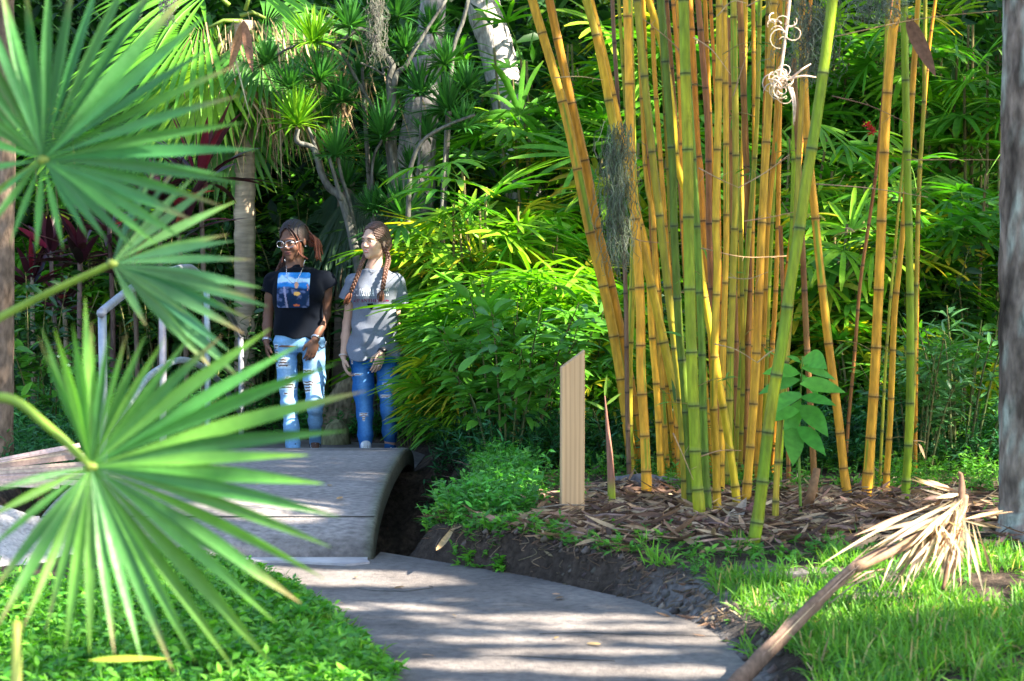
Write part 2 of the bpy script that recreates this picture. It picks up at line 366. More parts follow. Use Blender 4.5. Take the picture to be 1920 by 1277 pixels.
j=mb.build('joint',MT['plain'],br); j.matrix_parent_inverse=Matrix.Translation((1.44,-11.1,0))
def inv(o,loc):
    if o.parent is not None and o.parent.parent is not None: return o
    o.matrix_parent_inverse=Matrix.Translation(tuple(-np.asarray(loc,float))); return o
mp_=slab('mortar_lip',resamp(np.array([(-1.35,9.13),(-.665,9.13),(-.66,8.97),(-.78,8.90),(-1.0,8.95),(-1.3,9.03)]),.06,.05),.014,.03,MT['paleconcrete'])
mp_.parent=br; inv(mp_,(-1.44,11.1,0))
# ================================================================ HANDRAIL
rx=-2.12
hr=empty('handrail',(rx,11.9,0),'grey steel pipe handrail arching along the footbridge behind the fan palm leaves','handrail')
def ctr(px,py,d): p=P(px,py,d); p[0]=rx+.02; return p
def railpart(name,pts,r,sm=5,parent=hr,loc=(rx,11.9,0)):
    mb=MB(); tube(mb,smooth_path(pts,sm) if sm else pts,r,jit((.34,.36,.40),1)[0],12)
    return inv(mb.build(name,MT['steel'],parent),loc)
top=[ctr(189,588,10.2),ctr(193,582,10.24),ctr(245,539,11.05),ctr(305,512,12.0),ctr(350,502,12.8),ctr(372,508,13.2),ctr(399,545,13.97),ctr(430,590,14.8),ctr(452,629,15.4)]
railpart('top_rail',top,.0235,4)
low=[ctr(196,830,10.2),ctr(200,807,10.3),ctr(235,752,10.95),ctr(268,712,11.4),ctr(298,690,11.9),ctr(337,675,12.6),ctr(372,686,13.4),ctr(415,721,14.4),ctr(440,757,15.0),ctr(452,775,15.4)]
railpart('lower_rail',low,.021,5)
for px,d,py in ((189,10.2,588),(303,11.95,514),(388,13.7,530),(452,15.4,632)):
    t_=ctr(px,py,d); railpart('post',[t_,(t_[0]+.003,t_[1],(t_[2])*.5),(t_[0],t_[1],-.1 if d!=11.95 else .15)],.0225,2)
# ================================================================ WOODEN POST
zb=.15
for _ in range(6): a=G(1073,972,zb); zb=z1(a[0],a[1])
PD=a[1]
wp=empty('wooden_post',(a[0],a[1],zb),'short pale sawn timber post with slanted top standing left of the bamboo clump','post')
hw=M(22,PD); L0=P(1053,690,PD)[2]-zb; L1=P(1096,657,PD)[2]-zb
mb=MB(); dpt=.09; b=.004
prof=[(-hw,0),(-hw+b,-b),(hw-b,-b),(hw,0),(hw,dpt),(-hw,dpt)]
V=[]
for k in range(13):
    f=k/12
    for (xx,yy) in prof:
        top_z=L0+(L1-L0)*(xx+hw)/(2*hw); z=-.2+(top_z+.2)*f
        V.append((xx+.004*math.sin(f*2),yy,z))
Q=[(r*6+c,r*6+(c+1)%6,(r+1)*6+(c+1)%6,(r+1)*6+c) for r in range(12) for c in range(6)]
m_=12*6; mb.add(V,Q+[(m_,m_+1,m_+2,m_+3),(m_,m_+3,m_+4,m_+5)],(.62,.42,.25))
def timber():
    m,nt,bb,out=newmat('pine_timber'); Lk=nt.links.new
    tc=nd(nt,'ShaderNodeTexCoord'); mp=nd(nt,'ShaderNodeMapping'); mp.inputs['Scale'].default_value=(1,1,.03); Lk(tc.outputs['Object'],mp.inputs[0])
    w=nd(nt,'ShaderNodeTexWave'); w.bands_direction='X'; w.inputs['Scale'].default_value=13; w.inputs['Distortion'].default_value=7; w.inputs['Detail'].default_value=3; w.inputs['Detail Scale'].default_value=2; Lk(mp.outputs[0],w.inputs[0])
    r=nd(nt,'ShaderNodeValToRGB'); e=r.color_ramp.elements; e[0].color=(.60,.37,.19,1); e[1].color=(.50,.29,.14,1); e[0].position=.3; e[1].position=1; Lk(w.outputs[0],r.inputs[0])
    mp2=nd(nt,'ShaderNodeMapping'); mp2.inputs['Scale'].default_value=(60,60,2); Lk(tc.outputs['Object'],mp2.inputs[0])
    n2=nd(nt,'ShaderNodeTexNoise'); n2.inputs['Scale'].default_value=1.; n2.inputs['Detail'].default_value=5; Lk(mp2.outputs[0],n2.inputs[0])
    mr=nd(nt,'ShaderNodeMapRange'); mr.inputs[3].default_value=.75; mr.inputs[4].default_value=1.2; Lk(n2.outputs[0],mr.inputs[0])
    vm=nd(nt,'ShaderNodeVectorMath'); vm.operation='MULTIPLY'; Lk(r.outputs[0],vm.inputs[0]); Lk(mr.outputs[0],vm.inputs[1]); Lk(vm.outputs[0],bb.inputs['Base Color'])
    bb.inputs['Roughness'].default_value=.65; bp=nd(nt,'ShaderNodeBump'); bp.inputs['Strength'].default_value=.25; bp.inputs['Distance'].default_value=.003; Lk(n2.outputs[0],bp.inputs['Height']); Lk(bp.outputs[0],bb.inputs['Normal'])
    return m
MT['timber']=timber()
o=mb.build('shaft',MT['timber'],wp,smooth=False); o.rotation_euler=(0,0,.05)
# ================================================================ BAMBOO
YE=(.60,.31,.026); OR=(.56,.235,.02); GY=(.38,.31,.02); GR=(.20,.28,.012); DG=(.11,.17,.014); OL=(.26,.235,.018); BR=(.28,.125,.035); DD=(.20,.13,.08)
CU=[ # colour, width px, base y, [(px,py) from the top down]
(YE,22,888,[(998,0),(1060,213),(1105,430),(1135,553),(1163,700),(1187,880)]),
(YE,21,885,[(1030,0),(1062,150),(1098,310),(1120,430),(1138,500),(1169,650),(1191,776),(1204,880)]),
('gy',15,900,[(1181,0),(1187,300),(1186,535),(1180,682),(1181,800),(1182,888)]),
('ys',21,935,[(1176,0),(1183,270),(1190,400),(1200,560),(1202,700),(1208,800),(1213,932)]),
('go',20,930,[(1099,0),(1121,81),(1155,259),(1175,337),(1198,440),(1219,525),(1238,610),(1269,754),(1288,832),(1298,925)]),
(YE,15,905,[(1108,0),(1130,90),(1163,240),(1196,400),(1215,480),(1222,620),(1232,740),(1240,890)]),
(DD,10,905,[(1148,0),(1152,84),(1159,200),(1162,337),(1170,470),(1174,588),(1176,760),(1180,895)]),
(OL,18,960,[(1194,0),(1202,84),(1209,151),(1221,269),(1234,380),(1254,557),(1266,650),(1276,745),(1282,850),(1287,955)]),
('go',17,954,[(1216,0),(1239,74),(1258,182),(1268,303),(1283,350),(1301,400),(1316,525),(1332,619),(1345,698),(1373,872),(1382,950)]),
(DG,18,965,[(1239,0),(1246,100),(1256,235),(1262,337),(1264,431),(1269,540),(1274,632),(1282,713),(1291,840),(1297,960)]),
(GR,25,977,[(1282,0),(1285,135),(1290,303),(1291,430),(1294,575),(1298,700),(1302,800),(1305,882),(1313,972)]),
(DG,18,972,[(1296,250),(1305,400),(1311,540),(1316,650),(1318,760),(1323,888),(1328,968)]),
(OR,10,930,[(1262,0),(1270,101),(1275,189),(1280,400),(1292,640),(1300,930)]),
(OR,16,905,[(1293,0),(1298,84),(1307,263),(1313,323),(1319,430),(1327,530),(1334,640),(1345,890)]),
(BR,15,915,[(1309,0),(1317,101),(1327,236),(1330,430),(1338,640),(1350,900)]),
('ys',17,968,[(1349,0),(1349,71),(1345,290),(1342,430),(1345,494),(1340,640),(1338,760),(1341,819),(1345,962)]),
(YE,14,932,[(1357,0),(1360,101),(1362,430),(1359,557),(1355,713),(1352,920)]),
('gy',16,925,[(1375,0),(1378,155),(1380,350),(1377,440),(1373,557),(1369,690),(1366,920)]),
(BR,15,900,[(1387,0),(1394,168),(1400,330),(1404,520),(1402,640),(1396,890)]),
(OL,10,905,[(1380,250),(1388,400),(1391,538),(1393,713),(1387,895)]),
(YE,19,952,[(1452,0),(1445,125),(1435,303),(1428,430),(1424,530),(1417,690),(1409,810),(1398,946)]),
(OR,12,915,[(1463,0),(1455,236),(1439,430),(1433,600),(1425,760),(1419,905)]),
(OR,11,900,[(1474,0),(1463,168),(1459,400),(1454,557),(1445,700),(1436,890)]),
(GR,14,925,[(1494,0),(1490,236),(1486,430),(1478,600),(1468,760),(1458,915)]),
(GR,13,905,[(1461,120),(1450,330),(1445,440),(1438,600),(1434,745),(1430,900)]),
('ys',19,935,[(1503,0),(1512,236),(1528,400),(1535,475),(1553,641),(1572,785),(1583,890),(1590,928)]),
(GR,26,1022,[(1561,0),(1549,94),(1529,236),(1512,337),(1499,430),(1481,538),(1469,626),(1453,720),(1441,800),(1424,949),(1413,1018)]),
('ys',22,935,[(1684,0),(1673,74),(1661,216),(1654,387),(1646,575),(1638,738),(1629,867),(1624,931)]),
('gy',11,925,[(1665,0),(1660,150),(1653,330),(1648,520),(1640,700),(1634,915)]),
(BR,8,885,[(1663,100),(1645,300),(1632,400),(1613,531),(1602,669),(1591,788),(1585,875)]),
(YE,14,930,[(1722,0),(1713,135),(1698,370),(1688,478),(1677,588),(1672,713),(1667,820),(1660,925)]),
(OL,7,915,[(1703,200),(1684,400),(1666,604),(1657,745),(1649,905)]),
(GR,18,944,[(1695,0),(1698,168),(1702,350),(1705,475),(1707,650),(1705,790),(1697,938)]),
(OL,10,905,[(1735,0),(1732,199),(1722,370),(1714,700),(1703,900)]),
(OR,8,890,[(1754,0),(1743,84),(1732,220),(1722,420),(1716,880)]),
(YE,13,900,[(1205,200),(1212,337),(1224,400),(1228,494),(1234,600),(1240,700),(1251,890)]),
(BR,7,893,[(1216,300),(1222,500),(1229,700),(1236,885)]),
(BR,13,897,[(1371,200),(1376,500),(1381,700),(1383,890)]),
(OR,8,908,[(1430,300),(1424,500),(1418,700),(1416,900)]),
(OL,14,985,[(1500,250),(1489,480),(1477,640),(1468,740),(1459,840),(1453,980)]),
(BR,14,948,[(1497,300),(1505,470),(1513,650),(1522,800),(1528,942)]),
(BR,10,918,[(1470,600),(1476,760),(1479,912)]),
(OR,9,895,[(1259,350),(1262,560),(1266,760),(1270,885)]),
(YE,10,890,[(1310,600),(1318,760),(1325,882)]),
(OL,12,895,[(1236,0),(1250,250),(1262,500),(1286,880)]),(YE,12,890,[(1288,0),(1300,250),(1308,500),(1334,878)]),(OR,11,888,[(1322,0),(1334,300),(1345,600),(1358,876)]),(GR,12,892,[(1360,0),(1366,250),(1374,500),(1376,880)]),
(YE,12,888,[(1398,0),(1394,250),(1388,500),(1390,878)]),(OL,11,892,[(1440,0),(1436,250),(1430,500),(1420,880)]),(YE,11,890,[(1206,0),(1218,300),(1240,600),(1268,880)]),(BR,10,886,[(1250,0),(1272,300),(1290,600),(1318,874)]),
(YE,11,905,[(1222,0),(1228,150),(1246,400),(1262,640),(1275,890)]),(OR,9,895,[(1332,0),(1345,250),(1350,500),(1362,885)]),(YE,10,893,[(1412,0),(1414,250),(1410,500),(1405,880)]),
('gy',11,900,[(1425,0),(1418,250),(1400,500),(1378,885)]),(OR,9,888,[(1520,0),(1500,300),(1465,600),(1448,880)]),(OL,9,890,[(1160,0),(1178,250),(1212,500),(1262,878)]),(YE,9,888,[(1270,0),(1290,300),(1298,600),(1312,876)]),
]
CN={YE:'yellow',OR:'orange-yellow',GR:'bright green',DG:'dark green',OL:'olive',BR:'brown',DD:'dead grey-brown','gy':'yellow-green striped','ys':'green-streaked yellow','go':'golden olive'}
order=sorted(range(len(CU)),key=lambda i:CU[i][3][-1][0])
ordw=['first','second','third','fourth','fifth','sixth','seventh','eighth','ninth','tenth','eleventh','twelfth','thirteenth','fourteenth','fifteenth','sixteenth','seventeenth','eighteenth']
cnt={}; tot={}
main=[i for i in order if CU[i][3][-1][0]<1540]; right=[i for i in order if CU[i][3][-1][0]>=1540]
for i in order: k=(CN[CU[i][0]],i in main); tot[k]=tot.get(k,0)+1
LAB={}
for i in order:
    k=(CN[CU[i][0]],i in main); cnt[k]=cnt.get(k,0)+1
    w=CU[i][1]; sz='thick' if w>=20 else ('slender' if w<=11 else 'medium')
    where='main clump' if i in main else 'right-hand group'
    LAB[i]='%s %s bamboo culm%s in the %s'%(sz,k[0],(', %s of that colour from the left'%ordw[cnt[k]-1]) if tot[k]>1 else ', the only one of that colour',where)
culm_base=[]
def culm(i):
    c,w,by,pts=CU[i]
    zb_=.17
    for _ in range(4): 
        g_=G(pts[-1][0],by,zb_); zb_=z1(g_[0],g_[1])
    d=g_[1]; B=np.array([g_[0],d,zb_])
    d0=d; lean=RNG.uniform(-.12,.2)
    W3=[B-np.array([0,0,.12]),B]
    n=len(pts)
    for k,(px,py) in enumerate(reversed(pts[:-1])): W3.append(P(px,py,d+lean*(k+1)/n))
    e=nrm(W3[-1]-W3[-2]); t_=W3[-1]; L=1.9 if W3[-1][2]>2.3 else .5
    W3.append(t_+e*L*.5+np.array([0,0,.0])); W3.append(t_+e*L)
    path=smooth_path(W3,8); seg=np.linalg.norm(np.diff(path,axis=0),axis=1); s=np.concatenate([[0],np.cumsum(seg)]); tl=s[-1]
    R=M(w,d)/2*.88
    # stations
    st=[];rad=[];kind=[]; node=.06+RNG.uniform(0,.08); nodes=[]
    gap=.13
    while node<tl: nodes.append(node); gap=min(gap*1.18,RNG.uniform(.30,.42) if w>9 else RNG.uniform(.2,.3)); node+=gap
    allst=[0.]
    prev=0
    for nd_ in nodes:
        L_=nd_-prev
        for f in (.15,.35,.6,.85): allst.append(prev+L_*f)
        prev=nd_
    S=sorted([(x,1.,0) for x in allst]+[q for x in nodes for q in ((x-.016,1.0,1),(x-.007,1.05,2),(x-.0015,1.02,3),(x+.0025,1.10,3),(x+.006,1.05,2),(x+.022,1.,0))]+[(tl,1.,0)])
    S=[q for q in S if 0<=q[0]<=tl]
    ss_=np.array([q[0] for q in S]); kd=np.array([q[2] for q in S]); mul=np.array([q[1] for q in S])
    pp=np.stack([np.interp(ss_,s,path[:,j]) for j in range(3)],1)
    # small zigzag between internodes
    r=R*mul*(1-.22*ss_/max(tl,3.))*np.where(ss_<.25,1.08,1.)
    ns=16; base=np.array({'gy':(.38,.33,.03),'ys':YE,'go':(.46,.33,.02)}.get(c,c))
    base=base*np.exp(RNG.normal(0,.1))*(1+RNG.normal(0,.05,3))
    C=np.tile(base,(len(S),ns,1))
    intern=np.searchsorted(nodes,ss_)
    for it in range(len(nodes)+1):
        m=intern==it
        if c in('ys','gy') or c is YE and RNG.random()<.3:
            num=RNG.integers(1,4) if c!='gy' else RNG.integers(4,8)
            if RNG.random()<.75:
                a0=RNG.integers(0,ns)
                for q in range(num): C[np.ix_(m,[(a0+q*RNG.integers(1,3))%ns])]=np.array([.16,.26,.02])*RNG.uniform(.8,1.5)
        if c in(GR,'go',OL) and RNG.random()<.5: C[m]=C[m]*(1+RNG.normal(0,.10))*np.array([1+RNG.uniform(-.1,.35),1,1])
    C*=np.exp(.12*RNG.standard_normal((1,ns,1)))
    C[kd==1]*=np.array([.95,.9,.8]); C[kd==2]=base*.62+np.array([.03,.028,.02]); C[kd==3]=base*.24+.012
    # weathering towards brown patches
    pos=pp; nz_=fbm(pos[:,0]*9+i,pos[:,2]*3.,i*3.1,3)
    br_=ss(nz_,.5,.68)[:,None,None]*(.5 if c not in(BR,DD) else .8)
    C=C*(1-br_)+C*np.array([.55,.38,.35])*br_
    mb=MB(); tube(mb,pp-B,r,C,ns)
    name='bamboo_culm'
    o=mb.build(name,MT['bamboo']); o.location=tuple(B)
    tag(o,LAB[i],'bamboo culm','bamboo culms of the clump')
    culm_base.append((B,R)); return o,W3
culms=[culm(i) for i in order]
# small leafy side sprays growing from some nodes
for (o,W3) in culms:
    if RNG.random()<.5: continue
    B0=W3[1]
    for q in range(RNG.integers(1,4)):
        zt_=rnd(.55,2.4) if RNG.random()<.6 else rnd(.3,.9); Wp=np.array(W3); zz_=Wp[:,2]; od=np.argsort(zz_); p0=np.array([np.interp(zt_+B0[2],zz_[od],Wp[od,j]) for j in range(3)])
        if p0[2]>2.45: continue
        mb=MB()
        a=rnd(0,2*PI); v=np.array([math.cos(a),math.sin(a)*.6,rnd(-.1,.5)])*rnd(.08,.28); pp_=smooth_path([p0,p0+v*.5+[0,0,.02],p0+v],3)-B0
        tube(mb,pp_,[.003,.0012],(.30,.24,.09),4,cap=False); nl=RNG.integers(2,6)
        blades(mb,np.repeat(pp_[-1:],nl,0)-v*rnd(0,.5,nl)[:,None],nrm(v)+RNG.normal(0,.6,(nl,3)),RNG.normal(0,.4,(nl,3))+[0,-.3,1],rnd(.06,.13,nl),rnd(.010,.018,nl),.35,jit((.12,.28,.04) if RNG.random()<.7 else (.40,.28,.16),nl,.25),'lance',5,.2)
        mb.build('leaf_spray',MT['leaf'],o)
# thin bare twigs growing from the culm nodes
tw=[((1285,105),(1205,35),9.5),((1300,70),(1370,140),9.3),((1375,180),(1408,80),9.4),((1310,315),(1385,352),9.35),((1385,352),(1480,290),9.35),((1340,645),(1420,680),9.3),((1420,680),(1470,650),9.2),((1150,430),(1255,455),10.),((1314,465),(1475,480),9.5),((1040,146),(1130,150),10),((1395,415),(1500,395),9.3),((1262,812),(1300,900),9.3),((1310,857),(1390,845),9.4),((1365,520),(1440,510),9.3),((1345,30),(1400,6),9.),((1400,12),(1480,4),9.),((1560,70),(1870,20),9.2),((1560,180),(1700,230),9.8),((1700,300),(1880,300),9.7),((1530,345),(1740,370),9.7),((1480,60),(1560,110),9.2)]
for a_,b_,d_ in tw:
    mb=MB(); A=P(*a_,d_);Bq=P(*b_,d_+rnd(-.1,.1)); mid=(A+Bq)/2+np.array([0,0,rnd(-.03,.04)])
    pth=smooth_path([A,mid,Bq],5); tube(mb,pth,[.0035,.0015],jit((.45,.3,.17),1)[0],5)
    for q in (2,5,8): 
        if q<len(pth): 
            e=pth[q]; tube(mb,[e,e+np.array([rnd(-.05,.05),rnd(-.03,.03),rnd(-.06,.06)])],[.0015,.0007],(.4,.28,.17),4)
    tag(mb.build('bamboo_twig',MT['dry']),'thin bare dry twig crossing between the bamboo culms','twig','bare twigs between the bamboo culms')
# ================================================================ PLANT KINDS
def rdir(el0,el1,n): 
    a=rnd(0,2*PI,n); e=np.radians(rnd(el0,el1,n)); return np.stack([np.cos(a)*np.cos(e),np.sin(a)*np.cos(e),np.sin(e)],1)
def mixc(a,b,t): return np.asarray(a)*(1-t)+np.asarray(b)*t
G_DK=(.03,.11,.018); G_MD=(.06,.21,.02); G_BR=(.095,.30,.018); G_YL=(.22,.42,.02); YLW=(.50,.47,.035); G_BL=(.03,.13,.06)
def fan_fronds(mb,hubs,axes,nl,L,W,span,droop,cols,S=4,prof='finger',tip=None,foldn=.2):
    """fans of separate leaflets, all hubs at once"""
    hubs=np.asarray(hubs);axes=nrm(axes);m=len(hubs)
    up=np.tile([0,0,1.],(m,1)); side=nrm(np.cross(axes,up)); nor=nrm(np.cross(side,axes)); 
    # roll
    ro=RNG.normal(0,.35,m)[:,None]; side,nor=side*np.cos(ro)+nor*np.sin(ro),nor*np.cos(ro)-side*np.sin(ro)
    th=np.linspace(-span/2,span/2,nl)[None,:]+RNG.normal(0,.06,(m,nl))
    D=axes[:,None]*np.cos(th)[:,:,None]+side[:,None]*np.sin(th)[:,:,None]+nor[:,None]*.12
    LL=np.broadcast_to(np.asarray(L).reshape(-1,1),(m,1))*(1-.22*np.abs(th)/(span/2))*RNG.uniform(.85,1.1,(m,nl))
    B=np.repeat(hubs,nl,0); N=np.repeat(nor,nl,0)+RNG.normal(0,.2,(m*nl,3))
    C=np.repeat(np.asarray(cols),nl,0)*np.exp(RNG.normal(0,.10,(m*nl,1)))
    WW=np.repeat(np.broadcast_to(np.asarray(W),(m,)),nl)*RNG.uniform(.8,1.15,m*nl)
    dr=np.repeat(np.broadcast_to(np.asarray(droop),(m,)),nl)*RNG.uniform(.6,1.4,m*nl)
    blades(mb,B,D.reshape(-1,3),N,LL.ravel(),WW,dr,C,prof,S,foldn,tipC=None if tip is None else np.repeat(tip,nl,0))
def lady_palm(h,r,nf,warm,seed,ls=1.):
    """clump of canes carrying fans of blunt fingers"""
    e=empty('lady_palm',(0,0,0)); f=MB(); st=MB()
    nc=max(6,int(nf/7)); ca=rnd(0,2*PI,nc); cr=r*.45*np.sqrt(rnd(0,1,nc)); ch=h*rnd(.55,1.,nc)
    cx=cr*np.cos(ca);cy=cr*np.sin(ca)
    hubs=[];ax=[];cols=[];L=[]
    for k in range(nc):
        lean=np.array([cx[k],cy[k]])*rnd(.2,.7)
        top=np.array([cx[k]+lean[0],cy[k]+lean[1],ch[k]*.92]); b=np.array([cx[k],cy[k],-.05])
        tube(st,smooth_path([b,(b+top)/2+np.array([rnd(-.04,.04),rnd(-.04,.04),0]),top],3),[.014,.009],jit((.16,.14,.06),1)[0],5,cap=False)
        for q in range(nf//nc+1):
            t_=rnd(.15,1.)**.7; p=b+(top-b)*t_; d=rdir(5,60,1)[0]; o=np.array([cx[k],cy[k],0]); d=nrm(d+nrm(o+1e-6)*.6)
            pl=rnd(.18,.42)*min(1,r*1.5+.4); hub=p+d*pl; hub[2]-=pl*.12
            tube(st,[p,p+d*pl*.5+np.array([0,0,.02]),hub],[.005,.0035],jit((.10,.22,.03),1)[0],4,cap=False)
            a=nrm(d*np.array([1,1,.35])+np.array([0,0,rnd(-.55,.15)])); hubs.append(hub);ax.append(a)
            u=RNG.random(); tt=hub[2]/h
            c=mixc(G_MD,G_BR,rnd(0,1)) if u>warm else mixc(G_BR,G_YL,rnd(.2,1));  # yellower greens stand in for sunlit fans
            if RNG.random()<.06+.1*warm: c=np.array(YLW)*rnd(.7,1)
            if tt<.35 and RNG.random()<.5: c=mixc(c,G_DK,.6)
            cols.append(c);L.append(rnd(.28,.46)*ls)
    hubs=np.array(hubs);ax=np.array(ax);cols=np.array(cols);L=np.array(L)
    s=RNG.permutation(len(hubs)); 
    for part,nl,sp in ((s[::3],7,2.6),(s[1::3],9,3.4),(s[2::3],11,4.0)):
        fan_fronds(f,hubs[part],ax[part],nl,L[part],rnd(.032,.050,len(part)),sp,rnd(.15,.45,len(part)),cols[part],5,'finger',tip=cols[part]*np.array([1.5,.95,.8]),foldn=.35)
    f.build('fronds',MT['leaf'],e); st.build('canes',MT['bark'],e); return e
def broad_shrub(h,r,n,Ls,Ws,col0,col1,kind='ovate',dr=.3,mat='glossleaf',name='broadleaf_shrub'):
    e=empty(name,(0,0,0)); f=MB(); st=MB()
    ns=max(5,n//26); B=[];D=[];C=[]
    for k in range(ns):
        a=rnd(0,2*PI); rr=r*math.sqrt(rnd(0,1)); b=np.array([rr*.3*math.cos(a),rr*.3*math.sin(a),-.03]); t_=np.array([rr*math.cos(a),rr*math.sin(a),h*rnd(.5,1.)])
        mid=(b+t_)/2+np.array([0,0,h*.12]); pth=smooth_path([b,mid,t_],6); tube(st,pth,[.009,.003],jit((.12,.13,.05),1)[0],5,cap=False)
        m=n//ns; tt=rnd(.25,1,m)**.8*(len(pth)-1); i=np.minimum(tt.astype(int),len(pth)-2); pp=pth[i]+(pth[i+1]-pth[i])*(tt-i)[:,None]
        B.append(pp);D.append(nrm(rdir(-15,45,m)+nrm(t_*np.array([1,1,0]))*.4));C.append(np.array([mixc(col0,col1,q) for q in np.clip(rnd(0,1)*.6+rnd(0,.4,m),0,1)]))
    B=np.vstack(B);D=np.vstack(D);C=np.vstack(C)*np.exp(RNG.normal(0,.12,(len(B),1)))
    B=B+D*.02
    blades(f,B,D,np.array([0,0,1.])+RNG.normal(0,.35,(len(B),3)),rnd(Ls*.6,Ls*1.15,len(B)),rnd(Ws*.7,Ws*1.15,len(B)),rnd(dr*.5,dr*1.5,len(B)),C,kind,6,.28)
    f.build('leaves',MT[mat],e); st.build('stems',MT['bark'],e); return e
def rosette(mb,c,r,axis=(0,0,1),n=70,W=.013,col=(G_DK,G_MD),up=.15,S=4):
    d=rdir(-25,85,n); ax=nrm(np.array(axis,float)); d=nrm(d+ax*up*2)
    C=np.array([mixc(col[0],col[1],q) for q in rnd(0,1,n)])*np.exp(RNG.normal(0,.12,(n,1)))
    B=np.asarray(c)+d*.01-ax*rnd(0,.1,n)[:,None]*r*2.0*.3
    blades(mb,B,d,np.array([0,0,1.])+RNG.normal(0,.2,(n,3)),r*rnd(.75,1.1,n),W*rnd(.8,1.2,n),np.where(d[:,2]>.5,.05,.28)*rnd(.6,1.4,n),C,'blade',S,.3)
def sprigs(mb,pos,h,nl,Lf,Wf,cols,S=3,kind='ovate',lean=.35):
    """many small weeds: leaves set round a short invisible-thin stem"""
    m=len(pos); h=np.broadcast_to(h,(m,))
    ax=nrm(np.array([0,0,1.])+RNG.normal(0,lean,(m,3))*np.array([1,1,0]))
    t=rnd(.25,1.,(m,nl)); B=pos[:,None]+ax[:,None]*(h[:,None]*t)[:,:,None]
    D=nrm(rdir(-5,50,m*nl)); C=np.repeat(cols,nl,0)*np.exp(RNG.normal(0,.14,(m*nl,1)))
    blades(mb,B.reshape(-1,3),D,np.array([0,0,1.])+RNG.normal(0,.3,(m*nl,3)),Lf*rnd(.6,1.2,m*nl),Wf*rnd(.7,1.2,m*nl),rnd(.05,.5,m*nl),C,kind,S,.22)
    blades(mb,pos,ax,rdir(0,20,m),h,.004,0.,cols*.8,'const',2,.5)
def scatter(x0,x1,y0,y1,n,mask=None):
    x=rnd(x0,x1,n);y=rnd(y0,y1,n)
    if mask is not None:
        k=mask(x,y); x,y=x[k],y[k]
    return np.stack([x,y,zt(x,y)],1)
offpath=lambda x,y,m=.02:(sdpoly(x,y,PATH)>m)&(sdpoly(x,y,PATH2)>m)&~((x>-2.28)&(x<-.6)&(y>9)&(y<13.1))&~((x>-5.1)&(x<-2.34)&(y>8.9)&(y<12))
# ================================================================ FOREGROUND FAN PALM
def fan_leaf_px(mb,hub,d,tips,base_w=.030,cup=.25,cA=(.06,.20,.04),cB=(.11,.29,.04)):
    """palmate leaf: each blade aims at its own tip; neighbouring blades are joined for the inner third"""
    H=P(*hub,d); n=len(tips)
    T=np.array([P(px,py,d+dd) for px,py,dd in tips]); D=T-H; L=np.linalg.norm(D,axis=1)
    N=np.array([-.10,-1,.25])+RNG.normal(0,.30,(n,3))
    C=np.array([mixc(cA,cB,q) for q in np.clip(.5+.5*RNG.standard_normal(n),0,1)])*np.exp(RNG.normal(0,.18,(n,1)))
    sag=.07*RNG.uniform(.5,1.3,n)
    D[:,2]+=sag*L
    blades(mb,np.tile(H,(n,1))+nrm(D)*.004,D,N,L*1.0,base_w*RNG.uniform(.85,1.2,n)*np.clip(L/.34,.7,1.25),sag,C,'fan',14,.46,tipC=np.where(RNG.random((n,1))<.35,np.array([[.30,.20,.09]]),C*np.array([1.5,1.1,.7])))
    # pale midribs
    return H
fp=empty('fan_palm',P(-420,900,3.5)-np.array([0,0,.3]),'young green fan palm with long-fingered leaves reaching in from the left, close to the viewer','fan palm')
LOC=np.array(fp.location)
def arc(c,a0,a1,n,rf,dd=lambda a:0.):
    out=[]
    for k in range(n):
        a=a0+(a1-a0)*k/(n-1)+RNG.normal(0,.015); r=rf(a)*RNG.uniform(.93,1.05); A=math.radians(a) if abs(a)>7 or True else a
        out.append((c[0]+r*math.cos(A),c[1]-r*math.sin(A),dd(a)))
    return out
def leafpart(tips,hub,d,pet,w,cA,cB):
    mb=MB(); fan_leaf_px(mb,hub,d,tips,w,cA=cA,cB=cB)
    o=inv(mb.build('leaf',MT['palm'],fp),LOC)
    pm=MB(); pts=smooth_path([P(*q) for q in pet],8); tube(pm,pts,[.011,.007],(.20,.33,.05),8,flat=.6)
    H=P(*hub,d); tube(pm,[H+np.array([-.006,.004,.0]),H,H+np.array([.012,-.002,0])],[.009,.009,.004],(.26,.34,.06),8)
    s=inv(pm.build('petiole',MT['palm'],o),LOC)
A0,A1=(.045,.18,.055),(.095,.28,.055)
t1=arc((80,300),150,-5,21,lambda a:np.interp(a,[-5,30,60,90,120,150],[375,420,430,345,330,300]),lambda a:rnd(-.10,.04))
t1+=arc((80,300),-7,-52,7,lambda a:np.interp(a,[-52,-30,-7],[200,300,360]),lambda a:-.12)
t1+=arc((80,300),-60,-128,5,lambda a:175,lambda a:-.10)+[(-10,372,-.1),(-90,330,-.05),(-80,250,0),(-60,190,0)]
leafpart(t1,(80,300),3.7,[(-420,900,3.55),(-260,560,3.7),(-60,400,3.75),(80,300,3.7)],.024,A0,A1)
t2=[(275,325,.06),(300,300,.1),(330,315,.1),(365,330,.1),(400,345,.08),(440,378,.05),(425,440,0),(440,452,-.02),(470,487,-.05),(488,540,-.08),(478,560,-.1),(470,600,-.1),(455,625,-.12),(440,700,-.14),(455,720,-.12),(400,695,-.13),(430,660,-.13),(370,660,-.12),(273,610,-.1),(350,590,-.1),(500,575,-.05)]
leafpart(t2,(210,495),3.95,[(-420,900,3.55),(-200,700,3.8),(0,595,3.95),(100,545,3.96),(210,495,3.95)],.028,(.06,.19,.09),(.12,.27,.08))
t3=arc((170,875),112,8,15,lambda a:np.interp(a,[8,20,35,55,80,112],[500,520,440,300,260,270]),lambda a:rnd(-.1,.04))
